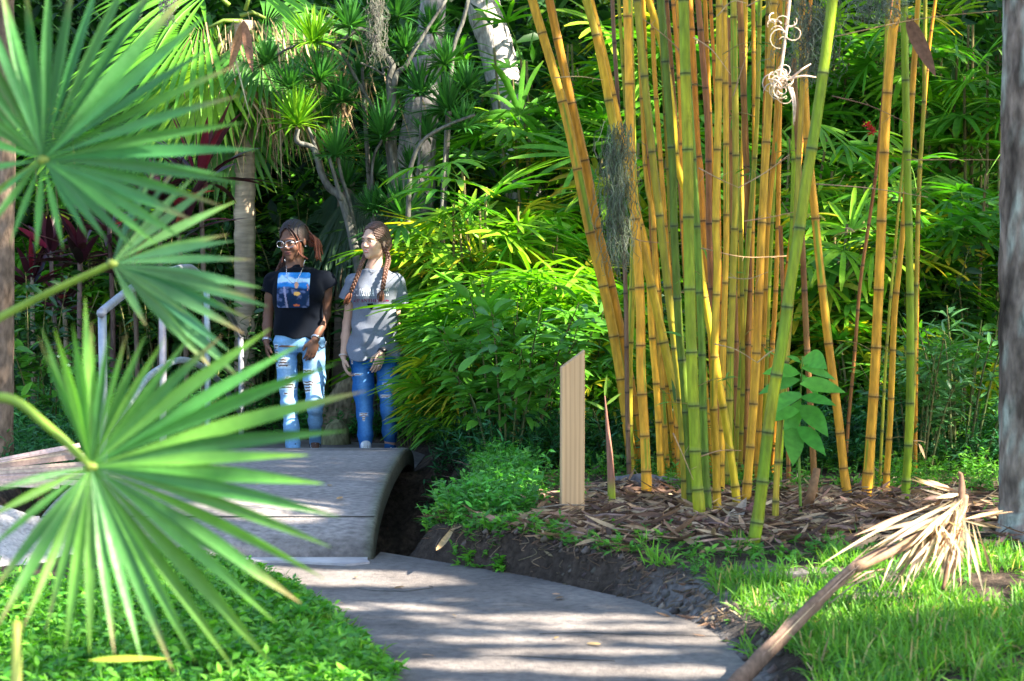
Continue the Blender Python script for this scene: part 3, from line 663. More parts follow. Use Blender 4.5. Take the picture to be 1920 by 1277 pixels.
t3+=arc((170,875),3,-62,10,lambda a:np.interp(a,[-62,-45,-25,-10,4],[430,480,495,460,410]),lambda a:rnd(-.14,-.04))
t3+=arc((170,875),-68,-120,8,lambda a:np.interp(a,[-120,-90,-66],[330,350,400]),lambda a:-.14)
t3+=arc((170,875),-128,-166,4,lambda a:np.interp(a,[-166,-126],[190,300]),lambda a:-.1)+[(78,615,.02),(160,560,.03)]
leafpart(t3,(170,875),3.45,[(-420,900,3.55),(-150,790,3.5),(0,745,3.5),(90,800,3.46),(170,875,3.45)],.024,(.055,.20,.045),(.13,.31,.045))
mb=MB(); A=P(32,1167,3.4); Bq=P(30,1500,3.3); tube(mb,smooth_path([A,(A+Bq)/2,Bq],6),[.008,.013],(.42,.46,.10),7)
inv(mb.build('cut_petiole',MT['palm'],fp),LOC)
mb=MB(); tube(mb,smooth_path([np.array([LOC[0],LOC[1],-.1]),LOC-np.array([0,0,.2]),LOC+np.array([0,0,.1])],4),[.09,.07],(.2,.15,.09),10)
inv(mb.build('trunk',MT['bark'],fp),LOC)
# fallen yellowed blade lying in the weeds at lower left
mb=MB(); A=P(165,1238,4.6); blades(mb,[A],[P(310,1228,4.6)-A],[[0,-.6,1]],[.19],[.024],[.05],(.45,.55,.06),'lance',8,.2)
tag(mb.build('fallen_leaf',MT['palm']),'yellow-green strap leaf fallen on the weeds at the lower left','leaf')
# ================================================================ TRUNKS
def trunk(name,pts,C,mat,label,cat,sides=20,rough=.03,parent=None,fl=1.0):
    mb=MB(); W=np.array([P(px,py,d) for px,py,w_,d in pts]); r=np.array([M(w_,d)/2 for px,py,w_,d in pts])
    pth=smooth_path(W,8); rr=np.interp(np.linspace(0,1,len(pth)),np.linspace(0,1,len(r)),r); rr=rr*(1+rough*1.5*(fbm(np.arange(len(pth))*.35,3,1)-.45))
    ns=sides; Cc=np.array([C])*np.ones((len(pth),1)); CC=np.repeat(Cc[:,None],ns,1)
    a=np.arange(ns); z_=pth[:,2]
    n1=fbm(np.cos(a*2*PI/ns)[None]*2.5+9,np.sin(a*2*PI/ns)[None]*2.5,z_[:,None]*3.5,4); n2=fbm(np.cos(a*2*PI/ns)[None]*6,np.sin(a*2*PI/ns)[None]*6+4,z_[:,None]*9,3)
    CC=CC*(.55+.9*n1[...,None])*(1+.6*(n2[...,None]-.45))
    o_=np.array(W[-1]) if W[-1][2]<W[0][2] else W[0]
    tube(mb,pth-(o_ if parent is None else 0),rr,CC,ns,rough=rough)
    o=mb.build(name,mat,parent)
    if parent is None:
        e=empty(cat.replace(' ','_'),o_,label,cat); o.parent=e
    return o,pth
trunk('trunk',[(822,-260,44,17.2),(812,0,48,17),(800,120,54,17),(786,240,66,17),(776,360,78,17),(770,600,84,17),(765,850,95,17)],(.27,.25,.25),MT['bark'],'straight grey-lilac tree trunk rising behind the spiky dracaenas','tree')
trunk('trunk',[(868,-260,60,18),(905,0,62,18),(928,80,64,18),(952,185,62,18),(975,300,70,18),(1000,500,80,18),(1010,800,100,18)],(.48,.44,.41),MT['bark'],'pale whitish leaning tree trunk at the top centre of the picture','tree')
trunk('trunk',[(6,-120,44,12),(6,60,40,12),(10,260,38,12),(6,430,42,12),(0,720,50,12),(-10,960,70,12)],(.16,.115,.085),MT['bark'],'dark brown shaded trunk at the left edge of the picture','tree')
mb_=[(670,690,40,15.8),(655,740,62,15.8),(640,790,92,15.8),(628,850,125,15.8)]
trunk('wood',mb_,(.16,.13,.08),MT['bark'],'mossy brown leaning stump on the ground between the two walkers','stump',24,.06)
mb=MB(); c=P(630,825,15.1); tube(mb,[c+np.array([0,0,-.12]),c,c+np.array([.01,.02,.10]),c+np.array([.02,.03,.15])],[.13,.12,.09,.03],(.20,.19,.10),14,rough=.05)
tag(mb.build('rock',MT['bark']),'rounded mossy rock at the foot of the stump behind the walkers','rock')
# dracaenas
def px3(pts,d): return smooth_path([P(x,y,d) for x,y in pts],5)
def dracaena(label,d,stems,ros,bright=()):
    b=P(*stems[0][-1][0:2],d) if False else ground_at(stems[0][0][-1][0],d)
    e=empty('dracaena',b,label,'dracaena','dracaenas behind the walkers')
    for pts,w_,dd in stems:
        mb=MB(); pp=px3(pts,d+dd); n=len(pp)
        cc=np.array([.11,.108,.095])*(.7+.7*fbm(pp[:,0]*9,pp[:,2]*9,2,3))[:,None]
        tube(mb,pp,[M(w_[0],d)/2,M(w_[1],d)/2],cc,8,rough=.05); inv(mb.build('stem',MT['bark'],e),b)
    for k,(px,py,r,dd) in enumerate(ros):
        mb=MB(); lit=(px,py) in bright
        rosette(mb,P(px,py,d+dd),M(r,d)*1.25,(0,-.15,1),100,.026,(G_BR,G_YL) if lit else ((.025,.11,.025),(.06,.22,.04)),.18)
        inv(mb.build('leaf_rosette',MT['glossleaf'],e),b)
    return e
dracaena('branching dracaena with spiky leaf tufts between and above the two walkers',15.6,[
 ([(558,242),(558,266),(588,279),(602,323),(618,353),(642,377),(668,480),(690,620),(700,850)],(8,20),0),
 ([(578,239),(595,286),(605,325)],(6,7),.02),([(634,296),(642,337),(655,377),(668,440)],(6,8),.05),([(617,293),(630,340),(640,375)],(6,8),-.05),
 ([(588,98),(618,98),(642,77),(662,61),(682,57),(709,88),(730,111),(736,125),(730,150),(733,202),(735,300),(730,480),(722,850)],(6,16),.3),
 ([(517,104),(541,91),(575,80),(608,79),(640,90)],(4,7),.25)],
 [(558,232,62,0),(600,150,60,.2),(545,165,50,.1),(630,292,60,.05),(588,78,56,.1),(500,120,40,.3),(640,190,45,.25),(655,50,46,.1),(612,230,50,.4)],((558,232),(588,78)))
dracaena('tall dracaena with many grey stems in front of the grey-lilac trunk',15.9,[
 ([(837,0),(804,50),(777,94),(760,125),(743,141),(736,190),(738,300),(745,480),(745,850)],(5,18),0),
 ([(642,101),(676,162),(703,205),(719,215),(728,290),(740,420)],(6,10),.1),([(679,125),(682,190),(687,256),(692,337),(700,404),(710,600),(715,850)],(6,14),.2),
 ([(716,263),(699,303),(699,387),(709,430)],(5,6),-.15),([(730,263),(736,303),(743,380),(748,500)],(8,11),-.1),
 ([(676,118),(700,128),(720,140),(718,128),(735,125)],(4,5),.1)],
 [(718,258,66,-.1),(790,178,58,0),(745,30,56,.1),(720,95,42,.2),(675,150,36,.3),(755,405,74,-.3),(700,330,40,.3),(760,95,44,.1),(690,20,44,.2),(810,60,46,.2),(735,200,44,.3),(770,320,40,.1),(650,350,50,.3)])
dracaena('dracaena with a long curved stem at the left of the lady palms',15.3,[
 ([(878,0),(868,40),(851,88),(844,162),(841,215),(836,300),(830,420),(820,850)],(7,14),.5),
 ([(891,215),(837,236),(794,263),(773,303),(767,354),(765,500),(770,850)],(5,12),0),([(790,180),(788,240),(786,300),(780,360)],(4,6),.2),([(836,236),(832,330),(826,420)],(5,6),.1)],
 [(841,205,62,.2),(875,165,44,.3),(835,120,44,.5),(870,240,48,.1),(800,255,40,.3),(700,395,44,.4)])
# cabbage palm at upper left with ringed trunk, big arching fans and a skirt of dead leaves
pb=ground_at(455,16.5)
pal=empty('cabbage_palm',pb,'tall cabbage palm with arching fan leaves and a ringed trunk behind the handrail','palm tree')
mb=MB(); W=[P(459,py,16.5) for py in (40,140,300,450,600,720,900)]; pth=smooth_path(W,14); ns=18
rr=M(19.5,16.5)*(1+.05*np.sin(np.arange(len(pth))*1.55)+.015*np.cos(np.arange(len(pth))*3.1)); zz=pth[:,2]
C=np.array([.34,.27,.19])*(.6+.8*fbm(zz[:,None]*4,np.arange(ns)[None]*.6,1,3))[...,None]; tube(mb,pth,rr,C,ns,rough=.02); inv(mb.build('trunk',MT['palmbark'],pal),pb)
crown=P(450,60,16.5)
def big_fan(mb,hub,axis,nl,L,W,col,span=3.6,droop=.25,nor=None):
    axis=nrm(axis); nor=nrm(np.array([0,-.5,1.]) if nor is None else nor); side=nrm(np.cross(axis,nor)); nor=nrm(np.cross(side,axis))
    th=np.linspace(-span/2,span/2,nl); D=axis*np.cos(th)[:,None]+side*np.sin(th)[:,None]
    B=hub+axis*np.cos(th)[:,None]*L*.15; LL=L*(1-.25*np.abs(th)/(span/2))*RNG.uniform(.92,1.05,nl)
    C=np.asarray(col)*np.exp(RNG.normal(0,.12,(nl,1)))
    blades(mb,B,D,nor+RNG.normal(0,.08,(nl,3)),LL,W,droop*RNG.uniform(.6,1.4,nl),C,'fan',10,.45,tipC=C*np.array([1.4,1.1,.8]))
FR=[((455,40),(200,95),1.3,G_BR,.5),((455,50),(250,180),1.2,G_BR,.6),((450,30),(620,45),1.05,G_MD,.45),((460,60),(590,200),1.1,G_BR,.8),((440,50),(330,140),1.1,G_YL,.5),((440,60),(300,300),1.2,G_MD,.4),((460,20),(520,-120),1.2,G_BR,.4),((430,10),(280,-60),1.25,G_BR,.5),((470,60),(520,130),.8,G_MD,.5),((440,70),(380,260),1.2,G_MD,.5),((430,100),(250,250),1.1,G_BR,.4),((440,120),(430,330),.95,G_MD,.3),((420,80),(360,190),1.0,G_YL,.5)]
for hp,tp,L,c,dr in FR:
    mb=MB(); off=rnd(-.5,.35); h0=P(*hp,16.5+off*.3); t0=P(*tp,16.5+off); ax=t0-h0; hub=h0+ax*.28
    big_fan(mb,hub,ax,30,L*.82*M(250,16.5),.055,c,3.3,dr*.8,nor=np.array([rnd(-.2,.2),-.7,.8]))
    tube(mb,[h0,(h0+hub)/2+np.array([0,0,.04]),hub],[.02,.012],(.2,.3,.05),6)
    inv(mb.build('fan_leaf',MT['palm'],pal),pb)
mb=MB(); n=420; B=crown+np.stack([RNG.normal(.05,.33,n),RNG.normal(0,.2,n),RNG.uniform(-.55,.1,n)],1); B[:,0]+=.25
D=np.stack([RNG.normal(.12,.25,n),RNG.normal(-.1,.2,n),-np.ones(n)],1); blades(mb,B,D,RNG.normal(0,1,(n,3)),rnd(.35,.85,n),rnd(.012,.022,n),0.,jit((.42,.30,.17),n,.35),'blade',4,.3)
inv(mb.build('dead_leaf_skirt',MT['dry'],pal),pb)
mb=MB(); top=P(457,38,15.9)
blades(mb,[top,top],[P(430,132,15.9)-top,P(474,138,15.8)-top],[[.3,-1,0],[-.2,-1,0]],[M(102,15.9),M(106,15.9)],[.075,.085],[0,0],[(.36,.19,.11),(.30,.15,.09)],'lance',8,.35)
inv(mb.build('brown_leaf_tip',MT['dry'],pal),pb)
# low palm whose long dark fans hang behind the walkers
b2_=ground_at(640,17.2); p2=empty('fan_palm',b2_,'dark fan palm with long hanging fingers in the shade behind the two walkers','fan palm')
for hp,tp in (((655,330),(600,500)),((660,335),(668,520)),((670,330),(740,470)),((630,340),(630,490))):
    mb=MB(); h0=P(*hp,17.2+rnd(-.3,.3)); t0=P(*tp,16.9); big_fan(mb,h0,t0-h0,22,np.linalg.norm(t0-h0)*1.15,.045,(.02,.06,.025),1.5,.4,nor=np.array([rnd(-.3,.3),-1,.3])); inv(mb.build('fan_leaf',MT['palm'],p2),b2_)
mb=MB(); tube(mb,[b2_-[0,0,.1],P(650,335,17.25)],[.09,.07],(.14,.11,.08),10,rough=.05); inv(mb.build('trunk',MT['palmbark'],p2),b2_)
# purple cordylines
def cordyline(px,d,hs,label,n=26):
    b=ground_at(px,d); e=empty('cordyline',b,label,'cordyline','purple cordylines behind the handrail')
    for (tx,ty,r) in hs:
        mb=MB(); T_=P(tx,ty,d); b2=np.array([T_[0]+rnd(-.06,.06),d,b[2]-.05]); tube(mb,smooth_path([b2,(b2+T_)/2+np.array([rnd(-.05,.05),0,0]),T_],5),[.022,.016],jit((.12,.09,.07),1)[0],8,rough=.04); inv(mb.build('stem',MT['bark'],e),b)
        mb=MB(); dd=rdir(5,80,n); C=jit((.045,.012,.022),n,.4); k=RNG.random(n)<.10; C[k]=jit((.20,.02,.05),k.sum(),.3)
        blades(mb,T_+dd*.03-np.array([0,0,1])*rnd(0,.12,n)[:,None],dd,np.array([0,0,1.])+RNG.normal(0,.3,(n,3)),M(r,d)*rnd(.75,1.15,n),rnd(.05,.075,n),rnd(.1,.45,n),C,'lance',7,.3); inv(mb.build('leaves',MT['glossleaf'],e),b)
cordyline(370,14.2,[(375,330,150),(335,430,120),(300,370,120)],'tall purple cordyline with long dark straps behind the middle fan leaf',24)
cordyline(230,14.6,[(150,470,95),(205,420,100),(250,490,100)],'purple cordyline with crimson young leaves left of the handrail post',22)
cordyline(120,15,[(95,470,90),(60,520,80),(120,560,70)],'low dark purple cordyline near the left edge trunk',20)
# ================================================================ LADY PALMS AND SHRUBS
protos=[lady_palm(1.55,.55,100,.85,1,1.2),lady_palm(2.2,.6,125,.65,2,1.15),lady_palm(1.9,.7,125,.15,3),lady_palm(2.8,.8,150,.2,4),lady_palm(1.2,.6,80,.3,5),lady_palm(1.35,.5,105,.6,6,1.35)]
used=set()
def place(proto,px,d,s,label,cat,group,rz=None,dz=0.,name=None):
    o=protos_use(proto); b=ground_at(px,d); o.location=(b[0],b[1],b[2]+dz); o.scale=(s,s,s); o.rotation_euler=(rnd(-.06,.06),rnd(-.06,.06),rnd(0,6.28) if rz is None else rz)
    tag(o,label,cat,group); return o
def protos_use(p):
    if p.name in used: return copy_tree(p)
    used.add(p.name); return p
GL='lady palms making up the green wall'
for k,px,d,s,lab in [
 (5,975,13.35,.95,'draping yellow-green lady palm right of the walker in the grey shirt'),
 (5,905,13.25,.5,'small low lady palm at the hip of the walker in the grey shirt'),
 (1,925,14.4,.98,'tall bright lady palm rising left of the first bamboo culms below the pale trunk'),
 (1,1010,14.2,.80,'bright lady palm just left of the two leaning yellow bamboo culms'),
 (5,862,12.85,.36,'little low lady palm with spiky fans on the ditch edge beside the footbridge'),
 (5,1045,13.1,.85,'deep green lady palm behind the broad-leaved shrub left of the wooden post'),
 (0,870,15.0,1.15,'lady palm behind the grey-shirted walker with its yellowest fans highest'),
 (5,1110,13.6,.95,'lady palm seen behind the top of the wooden post'),
 (3,1070,16.6,1.2,'large lady palm filling the gap between the pale trunk and the bamboo'),
 (1,1160,15.4,1.2,'lady palm behind the left edge of the bamboo clump'),
 (3,1250,16.8,1.25,'large lady palm behind the thickest green culm'),
 (2,1290,14.6,.85,'low lady palm behind the foot of the main bamboo clump'),
 (3,1390,17,1.3,'large lady palm behind the middle of the bamboo clump'),
 (1,1440,15.2,1.15,'bright lady palm behind the leaning green culm'),
 (0,1560,13.6,1.12,'bright green lady palm in the gap right of the leaning green culm'),
 (1,1590,14.8,.95,'lady palm with yellow fans behind the brown slanting culm'),
 (3,1560,17.2,1.3,'large lady palm at the top of the gap between the two bamboo groups'),
 (2,1690,14.4,.95,'lady palm behind the sparse right-hand bamboo group'),
 (3,1700,17,1.3,'large lady palm at the top behind the right-hand bamboo group'),
 (2,1790,13.8,1.05,'dark lady palm with some bleached tips between the bamboo and the right-hand trunk'),
 (3,1830,16.4,1.25,'large dark lady palm at the top beside the right-hand trunk'),
 (4,1640,13.0,.75,'low dark lady palm at the foot of the right-hand bamboo group'),
 (4,1780,12.4,.62,'low dark lady palm at the base of the greenery beside the right-hand trunk'),
 (2,1960,15.4,1.0,'lady palm half hidden by the right-hand trunk'),
 (3,960,18.6,1.15,'lady palm around the foot of the pale leaning trunk'),
 (3,1130,19.5,1.45,'far lady palm at the top left of the bamboo crowns'),
 (3,1330,19.8,1.45,'far lady palm showing at the top between the bamboo culms'),
 (3,1640,19.8,1.45,'far lady palm at the top edge left of the right-hand bamboo group'),
 (3,1850,19.4,1.45,'far lady palm at the top right corner beside the trunk'),
 (4,925,12.9,.8,'low lady palm fan on the bank beside the footbridge arch'),
 (4,1130,12.6,.62,'low lady palm behind the bamboo shoot and the post'),
 (3,640,19,.9,'shaded lady palm far behind the dracaena stems'),
 (3,350,18.5,1.1,'shaded lady palm behind the cabbage palm crown'),
 (3,180,17.5,1.0,'shaded lady palm at the upper left behind the near fan leaf'),
]: place(protos[k],px,d,s,lab,'lady palm',GL)
sh=[broad_shrub(1.1,.5,300,.19,.075,(.05,.20,.03),(.12,.34,.035),dr=.35),
    broad_shrub(.9,.5,420,.12,.028,(.06,.18,.06),(.12,.30,.09),'lance',.2),
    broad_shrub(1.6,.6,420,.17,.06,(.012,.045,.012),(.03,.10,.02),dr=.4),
    broad_shrub(.5,.35,240,.10,.035,(.04,.16,.03),(.10,.28,.04),dr=.25)]
for k,px,d,s,lab in [
 (0,955,11.9,.92,'broad-leaved green shrub drooping over the bank left of the wooden post'),
 (0,1010,12.3,.85,'broad-leaved shrub directly behind the left side of the wooden post'),
 (0,915,12.4,.75,'broad-leaved shrub between the footbridge arch and the lady palm'),
 (1,1030,12.7,1.05,'grey-green narrow-leaved shrub above the broad leaves near the post top'),
 (1,955,12.7,.8,'grey-green narrow-leaved shrub in front of the yellow-green fans'),
 (1,1100,12.9,1.1,'grey-green narrow-leaved shrub touching the leaning yellow culms'),
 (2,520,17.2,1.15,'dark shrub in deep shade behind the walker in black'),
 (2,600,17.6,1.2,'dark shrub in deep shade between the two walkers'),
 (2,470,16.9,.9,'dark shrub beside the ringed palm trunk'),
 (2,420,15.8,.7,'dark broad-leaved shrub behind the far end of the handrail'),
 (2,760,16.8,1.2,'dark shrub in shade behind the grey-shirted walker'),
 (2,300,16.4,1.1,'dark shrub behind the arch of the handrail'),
 (2,60,13.6,.8,'dark climber-like shrub beside the left edge trunk'),
 (0,100,13.2,.75,'mid-green leafy shrub below the purple cordylines at left'),
 (0,775,14.8,.75,'leafy shrub at the hip of the grey-shirted walker'),
 (3,1160,11.8,.7,'small leafy weed bush left of the foot of the bamboo'),
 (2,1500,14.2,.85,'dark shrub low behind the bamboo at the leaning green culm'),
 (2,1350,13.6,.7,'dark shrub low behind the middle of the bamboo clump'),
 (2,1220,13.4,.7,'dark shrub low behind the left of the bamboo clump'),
 (1,1800,11.9,1.1,'blue-green narrow-leaved bush in front of the shade beside the right-hand trunk'),
 (1,1720,11.6,.9,'blue-green narrow-leaved bush right of the sparse bamboo group'),
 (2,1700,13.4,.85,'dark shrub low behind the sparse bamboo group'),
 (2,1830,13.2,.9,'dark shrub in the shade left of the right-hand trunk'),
]: place(sh[k],px,d,s,lab,'shrub','shrubs in the undergrowth')
# bright sapling in the bamboo
e=empty('sapling',ground_at(1505,9.4),'bright green sapling with large drooping toothed leaves inside the bamboo clump','sapling'); b=np.array(e.location)
mb=MB(); T_=P(1505,668,9.1); tube(mb,smooth_path([b-[0,0,.05],P(1498,820,9.3),T_],6),[.008,.004],(.15,.25,.05),6); inv(mb.build('stem',MT['bark'],e),b)
LV=[((1505,672),(1545,690)),((1503,690),(1560,712)),((1500,700),(1438,700)),((1500,712),(1432,738)),((1500,745),(1560,760)),((1500,750),(1478,822)),((1500,760),(1545,815)),((1498,735),(1462,770)),((1500,700),(1530,745)),((1490,800),(1487,868)),((1500,770),(1440,790)),((1502,680),(1478,668)),((1495,800),(1540,850)),((1500,720),(1575,735))]
mb=MB(); B=np.array([P(*a,9.15+rnd(-.08,.08)) for a,c in LV]); T2=np.array([P(*c,9.05+rnd(-.15,.1)) for a,c in LV]); D=T2-B; L=np.linalg.norm(D,axis=1); D[:,2]+=L*.3
blades(mb,B,D,np.array([0,-.8,.8])+RNG.normal(0,.25,(len(B),3)),L*1.15,L*.42,.3,jit((.10,.34,.05),len(B),.15),'ovate',8,.18); inv(mb.build('leaves',MT['leaf'],e),b)
# bamboo shoot
b=ground_at(1143,10.); b=G(1147,950,.17)
e=empty('bamboo_shoot',b,'young pointed bamboo shoot in a brown sheath just right of the wooden post','bamboo shoot')
mb=MB(); d=b[1]; p_=[b-[0,0,.05],P(1146,905,d),P(1143,850,d),P(1138,790,d),P(1134,742,d)]
tube(mb,smooth_path(p_,5),[M(8,d),M(7.5,d),M(6,d),M(3,d),M(1,d)],np.array([np.array([.30,.38,.03])*(1-q)+np.array([.30,.14,.10])*q for q in ss(np.linspace(0,1,21),.15,.3)]),10); inv(mb.build('sheath',MT['bamboo'],e),b)
mb=MB(); blades(mb,[P(1138,770,d),P(1136,760,d),P(1134,745,d)],[P(1100,748,d)-P(1138,770,d),P(1160,738,d)-P(1136,760,d),P(1138,700,d)-P(1134,745,d)],[[0,-1,.3]]*3,[M(45,d),M(38,d),M(45,d)],[.016]*3,[.1]*3,(.2,.36,.05),'lance',5,.3); inv(mb.build('leaves',MT['leaf'],e),b)
# ================================================================ GROUND COVER, LITTER, GRASS
def stuff(mb,name,mat,label,cat): return tag(mb.build(name,MT[mat]),label,cat,kind='stuff')
# low weeds in the near left, merging with the path edge
mb=MB(); msk=lambda x,y:offpath(x,y,-.03)&(x<.3)&(np.hypot((x+2.55)/.66,(y-9.15)/.85)>.9)&~((x<-1.75)&(y>7.75+.2*np.sin(x*5)))
p=scatter(-2.9,.0,3.9,9.0,13000,msk); k=RNG.random(len(p))<np.clip(.5+.5*ss(p[:,1],4,5),0,1); p=p[k]
c=np.array([mixc((.05,.22,.03),(.17,.42,.04),q) for q in rnd(0,1,len(p))]); hh=rnd(.05,.15,len(p))*np.interp(sdpoly(p[:,0],p[:,1],PATH),[0,.15,.6],[.45,.8,1.2])
sprigs(mb,p,hh,6,.045,.022,c,3,'ovate')
stuff(mb,'weeds','leaf','low leafy weeds covering the ground at lower left beside the path','weeds')
# weeds on the bank
mb=MB(); patch=lambda x,y:offpath(x,y,.07)&(x>xright(y)-.02)&(fbm(x*1.6,y*1.6,4,3)>.38+.25*np.exp(-((x-1.25)**2/.5+(y-9.6)**2/.6)))
p=scatter(-.45,3.5,8.2,13,5200,lambda x,y:patch(x,y)&~((x>.25)&(y<9.9)&(y>8.4)&(RNG.random(len(x))<.82))&~((np.abs(x-.28)<.2)&(y>9.0)&(y<9.75)))
c=np.array([mixc((.05,.20,.03),(.16,.38,.04),q) for q in rnd(0,1,len(p))])
sprigs(mb,p,rnd(.03,.12,len(p))*np.interp(p[:,1],[8,9.5,12],[.5,.9,1.7]),6,.045,.017,c,3,'lance')
p=scatter(-.45,.12,9.25,11.6,1300,lambda x,y:offpath(x,y,.09)&(x>-.38+.18*ss(y,9.4,10.2))); c=jit((.09,.30,.05),len(p),.25); sprigs(mb,p,rnd(.06,.2,len(p)),7,.05,.02,c,3,'lance')
stuff(mb,'weeds','leaf','fresh green weeds on the earth bank between the path and the bamboo','weeds')
# taller weeds: behind the bridge, left and right backgrounds
mb=MB(); p=scatter(-5,-2.3,11.8,19,4200); c=jit((.045,.17,.06),len(p),.3); sprigs(mb,p,rnd(.15,.55,len(p)),12,.085,.017,c,3,'lance')
p=scatter(-2.4,0.2,14.9,19,2600,lambda x,y:offpath(x,y,.05)); c=jit((.04,.16,.035),len(p),.3); sprigs(mb,p,rnd(.06,.28,len(p)),9,.07,.018,c,3,'lance')
p=scatter(-.5,5.5,11.5,15,5200,lambda x,y:offpath(x,y,.1)); c=jit((.03,.12,.045),len(p),.35); sprigs(mb,p,rnd(.12,.45,len(p)),11,.09,.016,c,3,'lance')
stuff(mb,'undergrowth','leaf','narrow-leaved undergrowth filling the shade below the palms and shrubs','undergrowth')
# lawn grass at the right
mb=MB()
p=scatter(.78,3.3,3.6,8.9,52000,lambda x,y:(x>xright(y)+.10+.25*np.clip(fbm(x*3,y*3,7,3)-.35,0,1)*2*ss(y,6,7))&(x<.35+y*.30)&((y<8.0+.35*(x-1))|(fbm(x*4,y*4,1,2)>.55))&(fbm(x*5,y*5,11,3)>.33+.16*ss(y,7.0,7.8)))
n=len(p); dd=rdir(35,88,n); c=np.array([mixc((.065,.22,.03),(.16,.36,.04),q) for q in rnd(0,1,n)])*np.exp(RNG.normal(0,.15,(n,1)))
k=RNG.random(n)<.07; c[k]=jit((.42,.36,.16),k.sum(),.2)
Lg=rnd(.05,.13,n)*np.interp(p[:,1],[4,6.5,8],[1.3,1.1,.8])
blades(mb,p,dd,RNG.normal(0,1,(n,3)),Lg,rnd(.005,.009,n),rnd(.1,.7,n),c,'blade',3,.25)
p=scatter(.35,1.6,6.7,8.6,500,lambda x,y:(x>xright(y)+.03)&(fbm(x*5,y*5,2,2)>.52)); n=len(p)
for q in range(9): blades(mb,p+RNG.normal(0,.012,(n,3))*[1,1,0],rdir(25,85,n),RNG.normal(0,1,(n,3)),rnd(.04,.12,n),.007,rnd(.2,.6,n),jit((.14,.34,.04),n,.2),'blade',3,.25)
p=scatter(.75,3.2,4.2,8.6,900,lambda x,y:(x>xright(y)+.1)&(fbm(x*3,y*3,17,2)>.48)); sprigs(mb,p,rnd(.03,.09,len(p)),6,.035,.018,jit((.08,.26,.04),len(p),.3),3,'ovate')
stuff(mb,'grass','grass','bright lawn grass at the lower right beside the path','grass')
# tufts of grass at the left path edge that catch the sun
mb=MB(); p=scatter(-1.7,-.3,6.6,9.0,900,lambda x,y:(sdpoly(x,y,PATH)>-.03)&(sdpoly(x,y,PATH)<.22)&(x<0)); n=len(p)
for q in range(7): blades(mb,p+RNG.normal(0,.012,(n,3))*[1,1,0],rdir(20,80,n),RNG.normal(0,1,(n,3)),rnd(.04,.11,n),.008,rnd(.2,.6,n),jit((.20,.36,.05),n,.25),'blade',3,.25)
stuff(mb,'grass','grass','sparse pale grass along the left edge of the path','grass')
# leaf litter below the bamboo
mb=MB(); dist=lambda x,y:np.exp(-(((x-1.05)/1.15)**2+((y-9.55)/.85)**2))
p=scatter(-.3,3.2,8.35,11.5,16000,lambda x,y:offpath(x,y,.12)&(RNG.random(len(x))<1.1*dist(x,y))); n=len(p); p[:,2]+=rnd(.004,.045,n)
cl=np.array([(.34,.22,.14),(.22,.13,.08),(.10,.06,.045),(.42,.31,.20),(.26,.16,.13)])[RNG.integers(0,5,n)]*np.exp(RNG.normal(0,.3,(n,1)))
blades(mb,p,rdir(-12,18,n),np.array([0,0,1.])+RNG.normal(0,.45,(n,3)),rnd(.05,.20,n),rnd(.010,.030,n),rnd(-.2,.25,n),cl,'lance',4,.35,twist=RNG.normal(0,1.2,n))
for q in range(170):
    x,y=rnd(-.1,2.4),rnd(8.6,10.8); 
    if dist(x,y)<.3: continue
    a=rnd(0,PI); L=rnd(.08,.35); z0=z1(x,y)+rnd(.01,.05); v=np.array([math.cos(a),math.sin(a)*.6,rnd(-.12,.15)])*L
    tube(mb,[np.array([x,y,z0]),np.array([x,y,z0+.012])+v*.5,np.array([x,y,z0])+v],rnd(.002,.006),jit((.22,.16,.12),1,.4)[0],5)
stuff(mb,'leaf_litter','dry','brown dry bamboo leaves and twigs littering the soil under the clump','leaf litter')
# loose leaves, weeds and clods spilling over the cut bank
mb=MB(); p=scatter(-.4,1.2,7.2,9.2,1500,lambda x,y:(sdpoly(x,y,PATH)>-.02)&(sdpoly(x,y,PATH)<.30)&(x>xright(y)-.05)); n=len(p); p[:,2]+=.006
blades(mb,p,rdir(-25,20,n),np.array([0,0,1.])+RNG.normal(0,.4,(n,3)),rnd(.02,.10,n),rnd(.006,.018,n),rnd(-.2,.25,n),jit((.17,.115,.08),n,.5),'lance',3,.35,twist=RNG.normal(0,1.2,n))
stuff(mb,'leaf_litter','dry','small dry leaves scattered down the cut bank beside the path','leaf litter')
mb=MB(); p=scatter(-.4,1.3,7.2,9.3,1500,lambda x,y:(sdpoly(x,y,PATH)>.05)&(sdpoly(x,y,PATH)<.34)&(x>xright(y))&(fbm(x*4,y*4,31,2)>.47)); sprigs(mb,p,rnd(.02,.07,len(p)),6,.028,.013,jit((.11,.34,.05),len(p),.25),3,'ovate')
stuff(mb,'weeds','leaf','bright small weeds spilling over the edge of the cut bank','weeds')
for q in range(16):
    x,y=(rnd(-.7,.7),rnd(6.7,8.9)) if q<10 else (rnd(-2.0,-.8),rnd(9.6,12)); 
    if q<10 and sdpoly(np.array([x]),np.array([y]),PATH)[0]>-.04: continue
    z_=.012 if q<10 else float(np.interp(y,yo,zo))+.008; a=rnd(0,2*PI); mb=MB(); v=np.array([math.cos(a),math.sin(a),.05]); L_=rnd(.03,.075)
    blades(mb,[(0,0,0)],[v],[[0,0,1]],[L_],[L_*rnd(.25,.45)],[.1],jit((.30,.20,.11),1,.4)[0],'lance',5,-.35,twist=.5); o=mb.build('fallen_leaf',MT['dry']); o.location=(x,y,z_); tag(o,'small dry brown leaf lying on the grey concrete','leaf','dry leaves fallen on the concrete')
